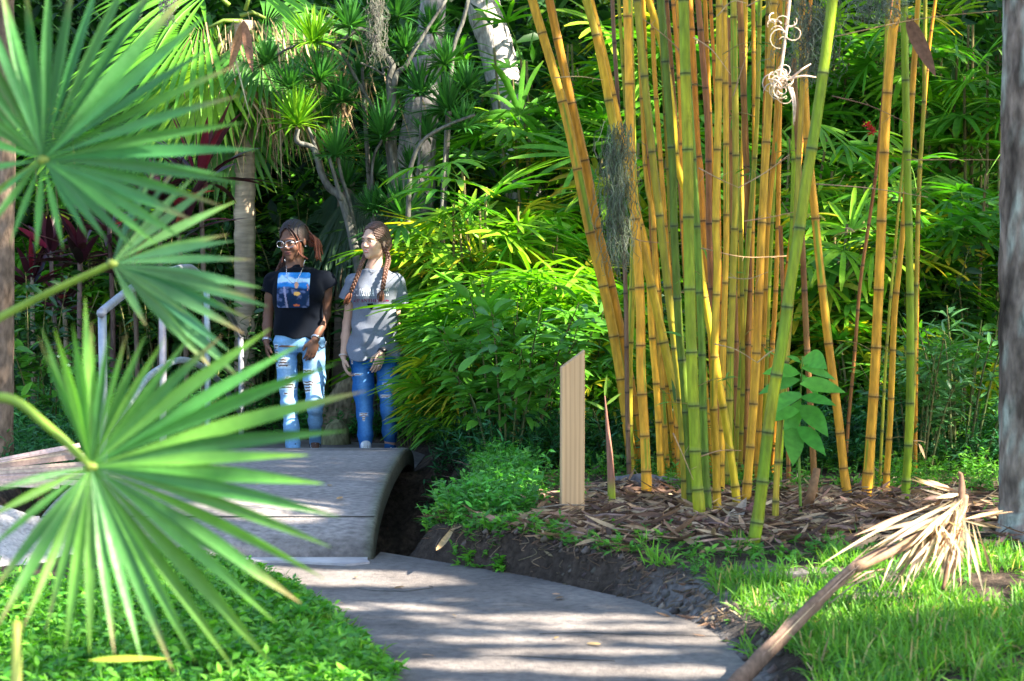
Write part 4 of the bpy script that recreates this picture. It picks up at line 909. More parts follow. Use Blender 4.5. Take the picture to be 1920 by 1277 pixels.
# roots and crumbs on the cut bank
mb=MB()
for q in range(260):
    y=rnd(7.3,9.2); x=float(xright(y))+rnd(.03,.22); z0=z1(x,y); L=rnd(.03,.13)
    tube(mb,smooth_path([(x,y,z0+.01),(x-rnd(-.02,.05),y-.02,z0-.01),(x-rnd(-.04,.07),y-rnd(0,.05),z0-L*.5+.02)],3),.0018,jit((.14,.10,.07),1,.4)[0],4,cap=False)
for q in range(120):
    y=rnd(6.3,9.0); x=float(xright(y))+rnd(.0,.12); z0=z1(x,y); r=rnd(.006,.02); tube(mb,[(x,y,z0),(x+r,y,z0+r*.8),(x+r*1.6,y,z0)],[r*.5,r,r*.4],jit((.10,.08,.07),1,.4)[0],5)
stuff(mb,'root_crumbs','soilv' if 'soilv' in MT else 'dry','fine roots and soil crumbs along the cut edge of the bank','soil crumbs')
# debris beside the ditch
mb=MB(); n=260; p=scatter(-.58,-.1,9.35,12,n); p[:,2]+=.02; blades(mb,p,rdir(-20,40,n),RNG.normal(0,1,(n,3)),rnd(.06,.25,n),rnd(.006,.016,n),.2,jit((.12,.08,.06),n,.4),'lance',4,.3)
stuff(mb,'leaf_litter','dry','dark twigs and dead leaves hanging at the mouth of the ditch','leaf litter')
# log and big sheaths
def one(name,label,cat,fn,mat='dry',grp=None):
    mb=MB(); fn(mb); return tag(mb.build(name,MT[mat]),label,cat,grp)
one('log','old grey log lying behind the left foot of the bamboo clump','log',lambda mb:tube(mb,smooth_path([G(1148,905,0.155),G(1200,905,0.165),G(1285,915,0.155)],6),[.035,.05,.045],(.17,.15,.15),12,rough=.06),'bark')
one('cut_culm','pale pinkish cut length of old bamboo lying in front of the log','bamboo piece',lambda mb:tube(mb,[G(1183,925,0.145),G(1225,938,0.145),G(1255,948,0.145)],[.028,.026,.027],(.36,.24,.19),12))
def sheath(px0,py0,px1,py1,w,c,z=.15):
    def f(mb):
        A=G(px0,py0,z);B_=G(px1,py1,z+.02); blades(mb,[A],[B_-A],[[0,-.8,.8]],[np.linalg.norm(B_-A)],[w],[-.05],c,'lance',10,.5)
    return f
one('culm_sheath','large purplish-brown curled sheath at the foot of the leaning green culm','sheath',sheath(1345,1015,1425,955,.15,(.22,.10,.10)))
one('culm_sheath','weathered grey striped sheath beside the purplish one under the bamboo','sheath',sheath(1350,1005,1400,950,.09,(.40,.33,.28),.17))
one('culm_sheath','dark reddish sheath at the foot of the thickest green culm','sheath',sheath(1275,990,1340,985,.10,(.15,.05,.05)))
one('dead_stick','long straight grey-brown dead strip lying on the sand in front of the bamboo','stick',lambda mb:tube(mb,smooth_path([G(1292,1037,0.105),G(1340,1036,0.115),G(1400,1034,0.125),G(1450,1020,0.125)],5),[.006,.014,.012,.006],(.24,.17,.14),8,flat=.6))
one('dead_stick','dead pale stick lying right of the leaning green culm','stick',lambda mb:tube(mb,smooth_path([G(1432,995,0.145),G(1480,1008,0.145),G(1520,1010,0.145),G(1585,1022,0.135)],5),[.007,.012,.010,.006],(.40,.32,.26),8,flat=.6))
one('bamboo_stub','broken brown bamboo stub leaning in the litter right of the clump','stub',lambda mb:tube(mb,smooth_path([G(1508,975,0.105),P(1520,930,9.6),P(1532,880,9.65)],5),[.022,.024,.018],(.30,.17,.09),10,rough=.05))
one('dead_leaf','dead tan leaf standing at the top of the cut bank near the ditch','leaf',sheath(818,1032,855,992,.035,(.5,.34,.17),.12))
one('dead_leaf','brown curled leaf pile at the foot of the right-hand bamboo group','leaf',sheath(1595,945,1660,985,.16,(.26,.14,.09)))
# dried palm leaf on the far left paving
def dfan(mb):
    H=P(-190,905,10.0)
    n=15; th=np.linspace(2.75,3.45,n)
    for k in range(n):
        T_=P(rnd(85,158),832+78*k/n+rnd(-4,4),10.35-.35*k/n); D=T_-H
        blades(mb,[H+D*.05],[D],[[rnd(-.3,.3),-.8,.7+rnd(-.4,.4)]],[np.linalg.norm(D)],[.034],[.03],jit((.46,.34,.28),1,.28)[0],'const',7,.4)
one('dead_palm_leaf','folded pinkish-grey dead fan leaf lying at the left edge below the weeds','dead palm leaf',dfan)
# ================================================================ DEAD FROND, lower right
df=empty('dead_palm_frond',P(1400,1277,6.3),'large dried brown palm frond lying across the grass at the lower right','dead palm frond'); b=np.array(df.location)
def W_(px,py,d): return P(px,py,d)
mb=MB(); st=[W_(1330,1330,6.15),W_(1400,1262,6.35),W_(1470,1190,6.55),W_(1540,1120,6.75),W_(1600,1065,6.95),W_(1660,1025,7.1)]
pp=smooth_path(st,6); tube(mb,pp,[.034,.036,.032,.028,.022,.012],np.array([.24,.16,.12])*(.6+.8*fbm(pp[:,0]*20,pp[:,2]*20,1,3))[:,None],10,flat=.55,rough=.06)
for q in range(26):
    i=RNG.integers(4,len(pp)-8); o=RNG.normal(0,.012,3); tube(mb,[pp[i]+o,pp[i+4]+o*1.3,pp[i+7]+o*2],[.003,.0035,.001],jit((.30,.21,.16),1,.3)[0],4)
inv(mb.build('stalk',MT['dry'],df),b)
rib=smooth_path([W_(1600,1065,6.95),W_(1680,1030,7.05),W_(1760,985,7.15),W_(1800,965,7.2),W_(1810,930,7.25)],5)
mb=MB(); n=0
SEG=[]
for k in range(34): SEG.append((W_(1800+rnd(-15,15),955+rnd(-20,30),7.2),W_(1600+rnd(0,60)+k*6,1010+rnd(-25,60)+k*2,7.0+rnd(-.1,.1)),rnd(.010,.022),rnd(.02,.16)))
for k in range(34): SEG.append((W_(1795+rnd(-90,15),975+rnd(-15,10),7.2),W_(1640+k*6+rnd(-10,10),1130-k*3+rnd(-25,15),7.0+rnd(-.15,.1)),rnd(.008,.018),rnd(.05,.25)))
for k in range(7): SEG.append((W_(1805,925,7.25),W_(1700+rnd(-15,40)+k*6,905-rnd(0,30)+k*5,7.2+rnd(-.1,.1)),.020,.0))
for k in range(4): SEG.append((W_(1800,975,7.2),W_(1880+rnd(-10,20),968+rnd(-15,25),7.3),.014,.02))
for k in range(5): SEG.append((W_(1805+k*6,980,7.2),W_(1775+k*22,1100-rnd(0,40),7.15),.018,.05))
SEG.append((W_(1760,940,7.2),W_(1540,1060,7.0),.016,.10)); SEG.append((W_(1740,950,7.2),W_(1600,1005,7.05),.020,.02))
B=np.array([s[0] for s in SEG]);T_=np.array([s[1] for s in SEG]);D=T_-B;L=np.linalg.norm(D,axis=1);sg=np.array([s[3] for s in SEG]);D[:,2]+=sg*L
blades(mb,B,D,np.array([.2,-.6,.7])+RNG.normal(0,.4,(len(B),3)),L,np.array([s[2] for s in SEG])*1.1,sg,jit((.44,.33,.21),len(B),.38),'fan',11,.5,twist=RNG.normal(0,1.6,len(B)))
inv(mb.build('leaflets',MT['dry'],df),b)
mb=MB(); tube(mb,rib,[.02,.018,.016,.014,.012],(.30,.19,.12),8,rough=.06)
tube(mb,smooth_path([W_(1768,1105,7.05),W_(1785,1040,7.15),W_(1800,980,7.2),W_(1803,900,7.25),W_(1797,885,7.25)],5),[.006,.020,.019,.010,.004],(.19,.11,.07),8,rough=.08); inv(mb.build('rib',MT['dry'],df),b)
# second small dead frond caught in the bamboo (brown pendant)
one('dead_leaf','brown dead sheath hanging among the tops of the right-hand bamboo group','leaf',lambda mb:blades(mb,[P(1700,32,9.6)],[P(1748,130,9.6)-P(1700,32,9.6)],[[-.5,-1,0]],[M(125,9.6)],[.085],[0.],(.24,.13,.09),'lance',8,.5))
# ================================================================ MOSS
def mossclump(mb,top,L,w,n,col,thick=.0022):
    for q in range(n):
        p0=np.asarray(top)+np.array([RNG.normal(0,w),RNG.normal(0,w),RNG.uniform(-L*.75,0)]); k=9; l=L*rnd(.15,.25)
        w_=np.cumsum(RNG.normal(0,.010,(k,3)),0); w_[:,2]=-np.linspace(0,l,k)+RNG.normal(0,.008,k); blades_=p0+w_
        tube(mb,blades_,[thick,thick*.5],jit(col,1,.25)[0],3,cap=False)
one('hanging_moss','long grey-green strand of moss hanging behind the left bamboo culms','moss',lambda mb:mossclump(mb,P(1158,225,9.9),M(310,9.9),.035,420,(.20,.23,.16)),'moss','strands of hanging moss')
one('hanging_moss','small grey-green moss tuft at the top between the two bamboo groups','moss',lambda mb:mossclump(mb,P(1640,-20,9.2),M(70,9.2),.07,160,(.24,.28,.22)),'moss','strands of hanging moss')
one('hanging_moss','grey-green moss tangle at the top beside the curly dry roots','moss',lambda mb:mossclump(mb,P(1520,-20,8.9),M(190,8.9),.06,340,(.18,.21,.16)),'moss','strands of hanging moss')
one('hanging_moss','thin grey moss strand hanging at the top above the walker in the grey shirt','moss',lambda mb:mossclump(mb,P(706,-20,15.2),M(150,15.2),.035,200,(.22,.22,.19)),'moss','strands of hanging moss')
one('hanging_moss','small grey moss wisp hanging at the top by the near fan leaf','moss',lambda mb:mossclump(mb,P(313,-20,13),M(80,13),.02,90,(.30,.30,.28)),'moss','strands of hanging moss')
def curls(mb):
    main=smooth_path([P(1485,-40,8.6),P(1474,60,8.6),P(1463,140,8.6),P(1460,165,8.6)],6); tube(mb,main,[.007,.006],(.72,.55,.42),6)
    for q in range(44):
        y=RNG.choice([rnd(0,80),rnd(130,180),rnd(140,165)]); x0=1478-y*.1+RNG.normal(0,9); p0=P(x0,y,8.6+rnd(-.03,.03)); a=rnd(0,2*PI); r=rnd(.012,.035); t=np.linspace(0,rnd(2.5,5),9)
        pts=p0+np.stack([r*(np.cos(a+t)-math.cos(a)),rnd(-.01,.01)*t,r*(np.sin(a+t)-math.sin(a))-.004*t],1); tube(mb,pts,[.0032,.0012],jit((.68,.56,.45),1,.1)[0],5)
    for x0,y0,x1,y1 in ((1474,150,1530,145),(1466,165,1440,148),(1478,160,1488,235),(1484,165,1490,228),(1480,150,1520,120)): tube(mb,smooth_path([P(x0,y0,8.6),P((x0+x1)/2+4,(y0+y1)/2-5,8.55),P(x1,y1,8.6)],5),[.006,.0025],(.75,.6,.48),5)
one('aerial_roots','bleached curly tangle of dry roots hanging in sunlight before the bamboo tops','dry roots',curls)
# small red flowers
def redf(mb):
    for (x,y) in ((1632,243),(1636,250),(1625,235)):
        p0=P(x,y,14.5); n=14; blades(mb,np.tile(p0,(n,1)),rdir(-20,80,n),RNG.normal(0,1,(n,3)),.045,.012,.1,jit((.5,.03,.03),n,.2),'lance',3,.2)
one('red_flowers','tiny red flower heads among the leaves between the two bamboo groups','flowers',redf,'leaf')
def whitef(mb):
    for (x,y) in ((112,670),(127,687),(18,735),(140,780),(158,820)):
        p0=P(x,y,12.6); n=7; blades(mb,np.tile(p0,(n,1)),rdir(10,60,n),RNG.normal(0,1,(n,3)),.022,.016,.0,(.8,.8,.78),'ovate',3,.1)
one('white_flowers','tiny white daisy flowers in the weeds at left','flowers',whitef,'leaf')
# ================================================================ THICKET (uncountable background)
mb=MB(); n=30000
x=rnd(-8,8,n); y=rnd(17.5,22.5,n); z=rnd(0,5.4,n); p=np.stack([x,y,z+zt(x,y)*.3],1)
den=fbm(x*.8,z*.8,y*.3,3)
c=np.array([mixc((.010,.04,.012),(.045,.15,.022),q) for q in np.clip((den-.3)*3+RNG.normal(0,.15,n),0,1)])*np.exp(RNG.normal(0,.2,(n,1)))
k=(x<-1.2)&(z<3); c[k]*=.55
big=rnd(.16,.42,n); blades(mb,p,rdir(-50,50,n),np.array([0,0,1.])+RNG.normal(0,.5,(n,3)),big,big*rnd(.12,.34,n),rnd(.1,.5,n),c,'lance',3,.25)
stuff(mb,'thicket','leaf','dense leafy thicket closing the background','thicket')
mb=MB(); n=16000; x=rnd(-9,9,n); y=rnd(22.5,26,n); z=rnd(0,7,n); p=np.stack([x,y,z],1)
blades(mb,p,rdir(-60,40,n),RNG.normal(0,.5,(n,3))+[0,-.6,.5],.55,.22,.3,jit((.014,.045,.012),n,.3),'ovate',3,.2)
stuff(mb,'thicket','leaf','far dark foliage behind the thicket','thicket')
# ================================================================ RIGHT-HAND TREE WITH AN ADDED UNSEEN CROWN SHAPED TO SHADE THE PATH
tb=G(1925,1022,.12); d=tb[1]
tr=empty('shade_tree',tb,'large tree with mottled grey bark cut off by the right edge of the picture','tree')
mb=MB(); cx=lambda px,py:P(px,py,d)
W=[np.array([cx(1960,1100)[0]+.0,d,-.15]),cx(1952,1000),cx(1951,900),cx(1949,600),cx(1951,250),cx(1953,0),cx(1956,-300),cx(1950,-900)+[0.1,0,0],cx(1960,-1400)+[.4,-.3,0]]
pth=smooth_path(W,10); ns=30; a=np.arange(ns)*2*PI/ns; R0=M(77,d)
rr=R0*np.interp(np.linspace(0,1,len(pth)),[0,.1,.16,1],[1.32,1.16,1.0,.85]); z_=pth[:,2]
n1=fbm(np.cos(a)[None]*2.2+9,np.sin(a)[None]*2.2,z_[:,None]*5.,5); n2=fbm(np.cos(a)[None]*5,np.sin(a)[None]*5+4,z_[:,None]*12,3)
C=np.array([.15,.115,.095])*(.25+1.6*ss(n1,.25,.7)[...,None]); lich=ss(n2*.5+n1*.5,.50,.58)[...,None]; C=C*(1-lich)+np.array([.33,.35,.30])*lich
tube(mb,pth,rr,C,ns,rough=.02); inv(mb.build('trunk',MT['bark'],tr),tb)
topp=pth[-1]
LIT=[]  # (point, radius) kept free of added leaves so the sun hits chosen spots
def lit(px,py,d,r): LIT.append((P(px,py,d),r))
for q in (1590,1680,1770,1850): lit(q,1065,7.9,.17)
lit(1740,975,7.15,.26); lit(1690,1040,7.1,.2); lit(1780,930,7.2,.15); lit(1800,1060,7.3,.16); lit(1880,1050,8.1,.2); lit(1660,1100,7.1,.14)
for q in (560,620,680): lit(q,1085+(q-560)*.35,8.6,.2)
lit(500,1065,8.8,.1); lit(430,1045,9,.1)
lit(1465,120,8.6,.16); lit(1470,20,8.6,.14)
lit(545,455,13.7,.10); lit(692,452,13.7,.08); lit(920,790,12.3,.2); lit(1000,760,12.2,.15); lit(850,780,12.9,.15); lit(880,560,13.2,.3); lit(960,600,13.1,.25); lit(830,690,13,.2); lit(1000,480,13.4,.3); lit(960,700,12.6,.2); lit(880,430,13.6,.3); lit(1060,560,13.4,.2); lit(455,420,16.5,.16); lit(455,350,16.5,.12); lit(458,480,16.5,.1); lit(380,110,16.5,.35); lit(300,60,16.5,.35); lit(520,40,16.5,.4); lit(560,210,15.6,.25); lit(600,60,15.6,.35); lit(640,90,15.6,.2)
lit(915,30,18,.3); lit(935,110,18,.28); lit(850,470,13.4,.35); lit(900,290,14.6,.3); lit(800,640,13.2,.3); lit(980,200,15,.25); lit(1060,120,16,.3); lit(1180,30,16,.25); lit(1570,470,13.6,.25); lit(760,680,13.4,.15)
lit(1075,760,9.6,.085); lit(1190,700,9.8,.12); lit(1215,750,9.8,.10); lit(1300,620,9.4,.06); lit(1375,640,9.5,.09); lit(1460,470,9.6,.10); lit(1135,470,9.9,.08); lit(1300,740,9.4,.05); lit(1245,740,9.9,.07); lit(1300,60,17,.2); lit(1650,40,17,.15); lit(1230,160,16,.25); lit(1010,330,14,.3); lit(1720,520,9.8,.06); lit(1690,560,9.8,.07); lit(300,30,16,.3)
ST0=[(P(770,1172,7.6),P(1180,1166,7.6),.035),(P(900,1190,7.4),P(1290,1190,7.4),.018),(P(820,1213,7.15),P(1330,1213,7.15),.03),(P(880,1232,6.95),P(1290,1232,6.95),.02),(P(790,1262,6.7),P(1000,1268,6.7),.07),(P(1050,1270,6.6),P(1300,1277,6.6),.05),(P(640,1150,7.9),P(800,1152,7.8),.05)]
STREAK=[(a,b,r*.8+.024) for a,b,r in ST0]
def through(p):
    keep=np.ones(len(p),bool)
    for c_,r_ in LIT:
        v=p-c_; v=v-(v@SUN)[:,None]*SUN; keep&=np.linalg.norm(v,axis=1)>r_
    for A_,B_,r_ in STREAK:
        for t in np.linspace(0,1,24):
            v=p-(A_*(1-t)+B_*t); v=v-(v@SUN)[:,None]*SUN; keep&=np.linalg.norm(v,axis=1)>r_
    return keep
def crown(n,x0,x1,y0,y1,zz0,zz1,t0,t1,L,Wd,fl=.585):
    tgt=np.stack([rnd(x0,x1,n),rnd(y0,y1,n),rnd(zz0,zz1,n)],1); p=tgt+SUN*rnd(t0,t1,n)[:,None]
    D=rdir(-40,40,n); ctr=p+D*L*.45; k=through(ctr)&through(p+D*L*.1)&through(p+D*L*.85)
    # noise holes in the added leaves that let flecks of sun through
    k&=(fbm(tgt[:,0]*2.2-tgt[:,2]*2.2*_h[0],tgt[:,1]*2.2,3,3)<fl)
    p,D=p[k],D[k]; m=len(p); N=SUN+RNG.normal(0,.5,(m,3))
    return p,D,N,m
mb=MB()
for args in ((15000,-7,7,2,13.5,0,1.0,8.5,12.5,.20,.10),(15000,-7,7,12,22,0.,4.5,9.5,13.5,.30,.15),(5000,-1.,3.5,7.5,11.5,0.2,3.2,8.5,12,.20,.10),(4200,-2.3,-.35,13.0,14.6,0.,1.9,9.5,13,.20,.10,9.),(5200,-1.4,1.3,6.2,9.6,-.1,.1,8.5,11,.14,.07,9.),(1500,.7,3.4,3.8,7.0,.0,.2,8.5,11,.2,.1,9.)):
    p,D,N,m=crown(*args); L_,Wd=args[9:11]
    blades(mb,p,D,N,rnd(L_*.8,L_*1.2,m),rnd(Wd*.8,Wd*1.3,m),.1,jit((.05,.13,.02),m,.2),'ovate',3,.15)
inv(mb.build('crown',MT['leaf'],tr),tb)  # unseen leaves added along the sun's direction to shape shade and lit spots
mb=MB()
for q in range(16):
    T_=np.array([rnd(-2,11),rnd(-2,17),rnd(5.6,8.)]); m_=(topp+T_)/2+np.array([0,0,.8]); tube(mb,smooth_path([topp-[0,0,.2],m_,T_],6),[.06,.015],(.16,.14,.13),7,rough=.04)
inv(mb.build('added_limbs',MT['bark'],tr),tb)  # unseen limbs added to join the trunk to the shading leaves
# ================================================================ PEOPLE: implicit surfaces polygonised with surface nets
class SDF:
    def __init__(s,lo,hi,h):
        s.lo=np.array(lo,float); s.h=h; s.n=(np.ceil((np.array(hi)-s.lo)/h)).astype(int)+1
        s.D=np.full(tuple(s.n),.05,np.float32)
    def region(s,lo,hi):
        a=np.clip(np.floor((np.array(lo)-s.lo)/s.h).astype(int),0,s.n-1); b=np.clip(np.ceil((np.array(hi)-s.lo)/s.h).astype(int)+1,1,s.n)
        sl=tuple(slice(a[i],b[i]) for i in range(3))
        g=np.meshgrid(*[s.lo[i]+s.h*np.arange(a[i],b[i]) for i in range(3)],indexing='ij')
        return sl,np.stack(g,-1)
    def add(s,fn,lo,hi,k=.01):
        m=.03+k; sl,Pg=s.region(np.array(lo)-m,np.array(hi)+m)
        if Pg.size==0: return
        a=s.D[sl]; b=fn(Pg).astype(np.float32)
        hh=np.clip(.5+.5*(a-b)/k,0,1); s.D[sl]=np.minimum(a*(1-hh)+b*hh-k*hh*(1-hh),.05)
    def cut(s,fn,lo,hi,k=.004):
        m=.02+k; sl,Pg=s.region(np.array(lo)-m,np.array(hi)+m); a=s.D[sl]; b=-fn(Pg).astype(np.float32)
        hh=np.clip(.5-.5*(a-b)/k,0,1); s.D[sl]=a*(1-hh)+b*hh+k*hh*(1-hh)
    def cone(s,a,b,ra,rb,k=.01,fl=None,clip=None,bore=None):
        a=np.array(a,float);b=np.array(b,float); ba=b-a; L=ba@ba; r=max(ra,rb)
        def f(p):
            t=np.clip(((p-a)@ba)/L,0,1); q=p-a-t[...,None]*ba
            if fl is not None:      # flatten along direction fl[0] by factor fl[1]
                c=q@fl[0]; q=q+fl[0]*(c*(1/fl[1]-1))[...,None]; 
            d_=np.linalg.norm(q,axis=-1)-(ra+(rb-ra)*t)
            if clip is not None: d_=np.maximum(d_,(p-clip[0])@clip[1])
            if bore is not None:
                w=p-bore[0]; ax_=w@bore[1]; rd=np.linalg.norm(w-ax_[...,None]*bore[1],axis=-1); d_=np.maximum(d_,np.minimum(bore[2]-rd,ax_+.03)*1.)if False else np.maximum(d_,-np.maximum(rd-bore[2],-(ax_+.035)))
            return d_
        s.add(f,np.minimum(a,b)-r,np.maximum(a,b)+r,k)
    def chain(s,pts,rs,k=.01):
        for i in range(len(pts)-1): s.cone(pts[i],pts[i+1],rs[i],rs[i+1],k)
    def ell(s,c,R,rad,k=.01,cut=False):
        c=np.array(c,float); rad=np.array(rad,float); m=rad.max()
        def f(p):
            q=(p-c)@R.T/rad; l=np.linalg.norm(q,axis=-1); return (l-1)*rad.min()
        (s.cut if cut else s.add)(f,c-m,c+m,k)
    def loft(s,keys,yaw,k=.02,expo=2.3):
        """keys: (z, halfwidth, halfdepth, cx, cy) from the top down"""
        K=np.array(sorted(keys)); cz=K[:,0]; cs,sn=math.cos(yaw),math.sin(yaw)
        from_=lambda j,z: np.interp(z,cz,K[:,j])
        zs=np.linspace(cz[0],cz[-1],60); sm=[]
        for j in range(1,5):
            v=from_(j,zs); v2=np.convolve(np.pad(v,4,mode='edge'),np.ones(9)/9,'valid'); sm.append(v2)
        def f(p):
            z=p[...,2]; w,d,cx,cy=[np.interp(z,zs,v) for v in sm]
            x=p[...,0]-cx; y=p[...,1]-cy; u=x*cs+y*sn; v=-x*sn+y*cs
            l=(np.abs(u/w)**expo+np.abs(v/d)**expo)**(1/expo); dd=(l-1)*np.minimum(w,d)
            return np.maximum(dd,np.maximum(z-cz[-1],cz[0]-z))
        s.add(f,(K[:,3].min()-.3,K[:,4].min()-.3,cz[0]),(K[:,3].max()+.3,K[:,4].max()+.3,cz[-1]),k)
    def plane_cut(s,pt,n,lo,hi,k=.003):
        pt=np.array(pt,float); n=nrm(n); s.cut(lambda p:-((p-pt)@n),lo,hi,k)   # removes the side n points to
    def displace(s,fn,lo,hi):
        sl,Pg=s.region(lo,hi); D=s.D[sl]; m=np.abs(D)<.022; v=fn(Pg[m]).astype(np.float32); D[m]+=v*np.clip((.022-np.abs(D[m]))/.012,0,1)
    def mesh(s):
        D=s.D.astype(np.float64); sg=D<0; nx,ny,nz=D.shape
        c8=[sg[i:nx-1+i,j:ny-1+j,k:nz-1+k] for i in(0,1) for j in(0,1) for k in(0,1)]
        al=c8[0].copy(); an=c8[0].copy()
        for c in c8[1:]: al&=c; an|=c
        act=an&~al; ids=np.argwhere(act); idm=np.full(act.shape,-1,int); idm[act]=np.arange(len(ids))
        off=np.array([(i,j,k) for i in(0,1) for j in(0,1) for k in(0,1)])
        val=np.stack([D[tuple((ids+o).T)] for o in off],1); acc=np.zeros((len(ids),3)); cn=np.zeros(len(ids))
        for a in range(8):
            for b in range(a+1,8):
                if np.abs(off[a]-off[b]).sum()!=1: continue
                m=(val[:,a]<0)!=(val[:,b]<0); t=np.where(m,val[:,a]/np.where(m,val[:,a]-val[:,b],1),0)[:,None]
                acc+=np.where(m[:,None],off[a]+(off[b]-off[a])*t,0); cn+=m
        V=s.lo+s.h*(ids+acc/np.maximum(cn,1)[:,None]); Q=[]
        for ax in range(3):
            sl0=[slice(None)]*3; sl1=[slice(None)]*3; sl0[ax]=slice(0,-1); sl1[ax]=slice(1,None)
            ch=sg[tuple(sl0)]!=sg[tuple(sl1)]; e=np.argwhere(ch); o1,o2=[q for q in range(3) if q!=ax]
            e=e[(e[:,o1]>0)&(e[:,o2]>0)&(e[:,o1]<D.shape[o1]-1)&(e[:,o2]<D.shape[o2]-1)]
            d1=np.zeros(3,int);d1[o1]=1;d2=np.zeros(3,int);d2[o2]=1
            q=np.stack([idm[tuple((e-d1-d2).T)],idm[tuple((e-d2).T)],idm[tuple(e.T)],idm[tuple((e-d1).T)]],1)
            ins=sg[tuple(e.T)]; flip=ins if ax!=1 else ~ins
            q=np.where(flip[:,None],q,q[:,::-1]); Q.append(q)
        return V,np.vstack(Q)
def basis(yaw,pitch=0.,roll=0.):
    """rows: side (image right), forward (towards viewer at yaw 0, positive yaw = to image left), up"""
    F=np.array([-math.sin(yaw)*math.cos(pitch),-math.cos(yaw)*math.cos(pitch),-math.sin(pitch)]); S=np.array([math.cos(yaw),-math.sin(yaw),0]); U=np.cross(S,-F)*1.0
    U=np.cross(F,S)*-1.0 if np.cross(F,S)[2]<0 else np.cross(F,S)
    if roll: S,U=S*math.cos(roll)+U*math.sin(roll),U*math.cos(roll)-S*math.sin(roll)
    return np.array([S,F,U])
def head_into(s,c,R,sc_,k=.012):
    c=np.array(c,float); T=lambda a,f,u:c+sc_*(a*R[0]+f*R[1]+u*R[2]); E=lambda p,r,kk=k,cut=False:s.ell(T(*p),R,np.array(r)*sc_,kk,cut)
    E((0,-.012,.036),(.073,.095,.086),.01)
    E((0,.028,-.02),(.060,.062,.078),.02)
    E((0,.045,-.062),(.044,.045,.045),.02)
    E((0,.074,-.094),(.020,.018,.018),.02)
    for q in(-1,1):
        E((q*.034,.062,-.030),(.026,.026,.028),.015)
        E((q*.040,.015,-.072),(.022,.04,.026),.02)
        E((q*.031,.101,.005),(.0165,.014,.0095),.010,True)
        E((q*.026,.080,.026),(.022,.012,.008),.02)
        E((q*.0715,-.010,-.006),(.008,.017,.029),.005)
        E((q*.012,.101,-.030),(.0085,.010,.008),.006)
    s.cone(T(0,.088,.012),T(0,.108,-.026),.0075*sc_,.0105*sc_,.010)
    E((0,.0885,-.0545),(.024,.010,.0065),.005); E((0,.0875,-.066),(.021,.010,.0070),.005)
    E((0,.0995,-.0605),(.022,.008,.0016),.003,True)
    return T
def hand_into(s,w,d,n,side,sz=1.,curl=.5,spread=.10):
    """w wrist, d finger direction, n palm normal, side towards the thumb"""
    d=nrm(d);n=nrm(np.array(n)-d*(np.array(n)@d)); sd=nrm(np.array(side)-d*(np.array(side)@d)-n*(np.array(side)@n)); k=.006
    pc=w+d*.045*sz
    s.ell(pc,np.array([sd,n,d]),np.array([.040,.016,.052])*sz,.012)
    for i,(o,L) in enumerate(((.028,.078),(.0095,.088),(-.0095,.082),(-.027,.066))):
        a=w+d*(.080-(.004 if i in(0,3) else 0))*sz+sd*o*sz; dd=nrm(d+sd*o*spread*12); cu=curl*(1+.18*i)
        pts=[a];ang=cu*.35
        for l in(.44,.31,.25):
            pts.append(pts[-1]+(dd*math.cos(ang)+n*math.sin(ang))*L*l*sz); ang+=cu*.6
        s.chain(pts,[.0092*sz,.0085*sz,.0078*sz,.0066*sz],.003)
    a=w+d*.022*sz+sd*.026*sz; b=a+(sd*.55+d*.75+n*.35)*.042*sz; c=b+(sd*.12+d*.9+n*.3)*.032*sz
    s.chain([a,b,c],[.0135*sz,.0105*sz,.008*sz],.006)
def build_sdf(s,name,mat,parent,loc,colf):
    V,Q=s.mesh(); mb=MB(); mb.add(V,Q,colf(V)); return inv(mb.build(name,mat,parent),loc)
def topx(V):
    """photo pixel coordinates of points, used only to lay the fabric wear out on the front of the garment"""
    y=V[:,1]; z=V[:,2]-CAMZ; c,s_=math.cos(PITCH),math.sin(PITCH); fw=y*c-z*s_; up=y*s_+z*c
    return 960+FPX*V[:,0]/fw, 638.5-FPX*up/fw
def blob(x,y,cx,cy,rx,ry): return ((x-cx)/rx)**2+((y-cy)/ry)**2
def project(pts,bv,off,dirv):
    out=[]
    for p in pts:
        h=bv.ray_cast(Vector(tuple(np.asarray(p)-np.asarray(dirv)*.5)),Vector(tuple(dirv)),2.)
        out.append(np.array(h[0])-np.asarray(dirv)*off if h[0] is not None else np.asarray(p))
    return np.array(out)
def bvh(V,Q): return BVHTree.FromPolygons([tuple(v) for v in V],[tuple(int(i) for i in q) for q in Q])
def braid(mb,pts,r0,r1,col,seg=26,ncol=None):
    """three interwoven strands"""
    pth=smooth_path(pts,8); n=len(pth); L=np.concatenate([[0],np.cumsum(np.linalg.norm(np.diff(pth,axis=0),axis=1))]); T=nrm(np.gradient(pth,axis=0))
    A=nrm(np.cross(T,[0,1.,0])); B=np.cross(T,A); m=120; t=np.linspace(0,1,m); f=np.interp
    Pp=np.stack([np.interp(t*L[-1],L,pth[:,j]) for j in range(3)],1); AA=np.stack([np.interp(t*L[-1],L,A[:,j]) for j in range(3)],1); BB=np.stack([np.interp(t*L[-1],L,B[:,j]) for j in range(3)],1)
    r=r0+(r1-r0)*t
    for q in range(3):
        ph=2*PI*(t*L[-1]/.075)+q*2*PI/3
        X=Pp+AA*(np.sin(ph)*r*.62)[:,None]+BB*(np.sin(2*ph)*r*.38)[:,None]
        c=np.asarray(col)*(1+.0*t[:,None]) if ncol is None else np.asarray(col)*(1-t[:,None])+np.asarray(ncol)*t[:,None]
        tube(mb,X,r*.56,c*np.exp(RNG.normal(0,.08,(m,1))),7)
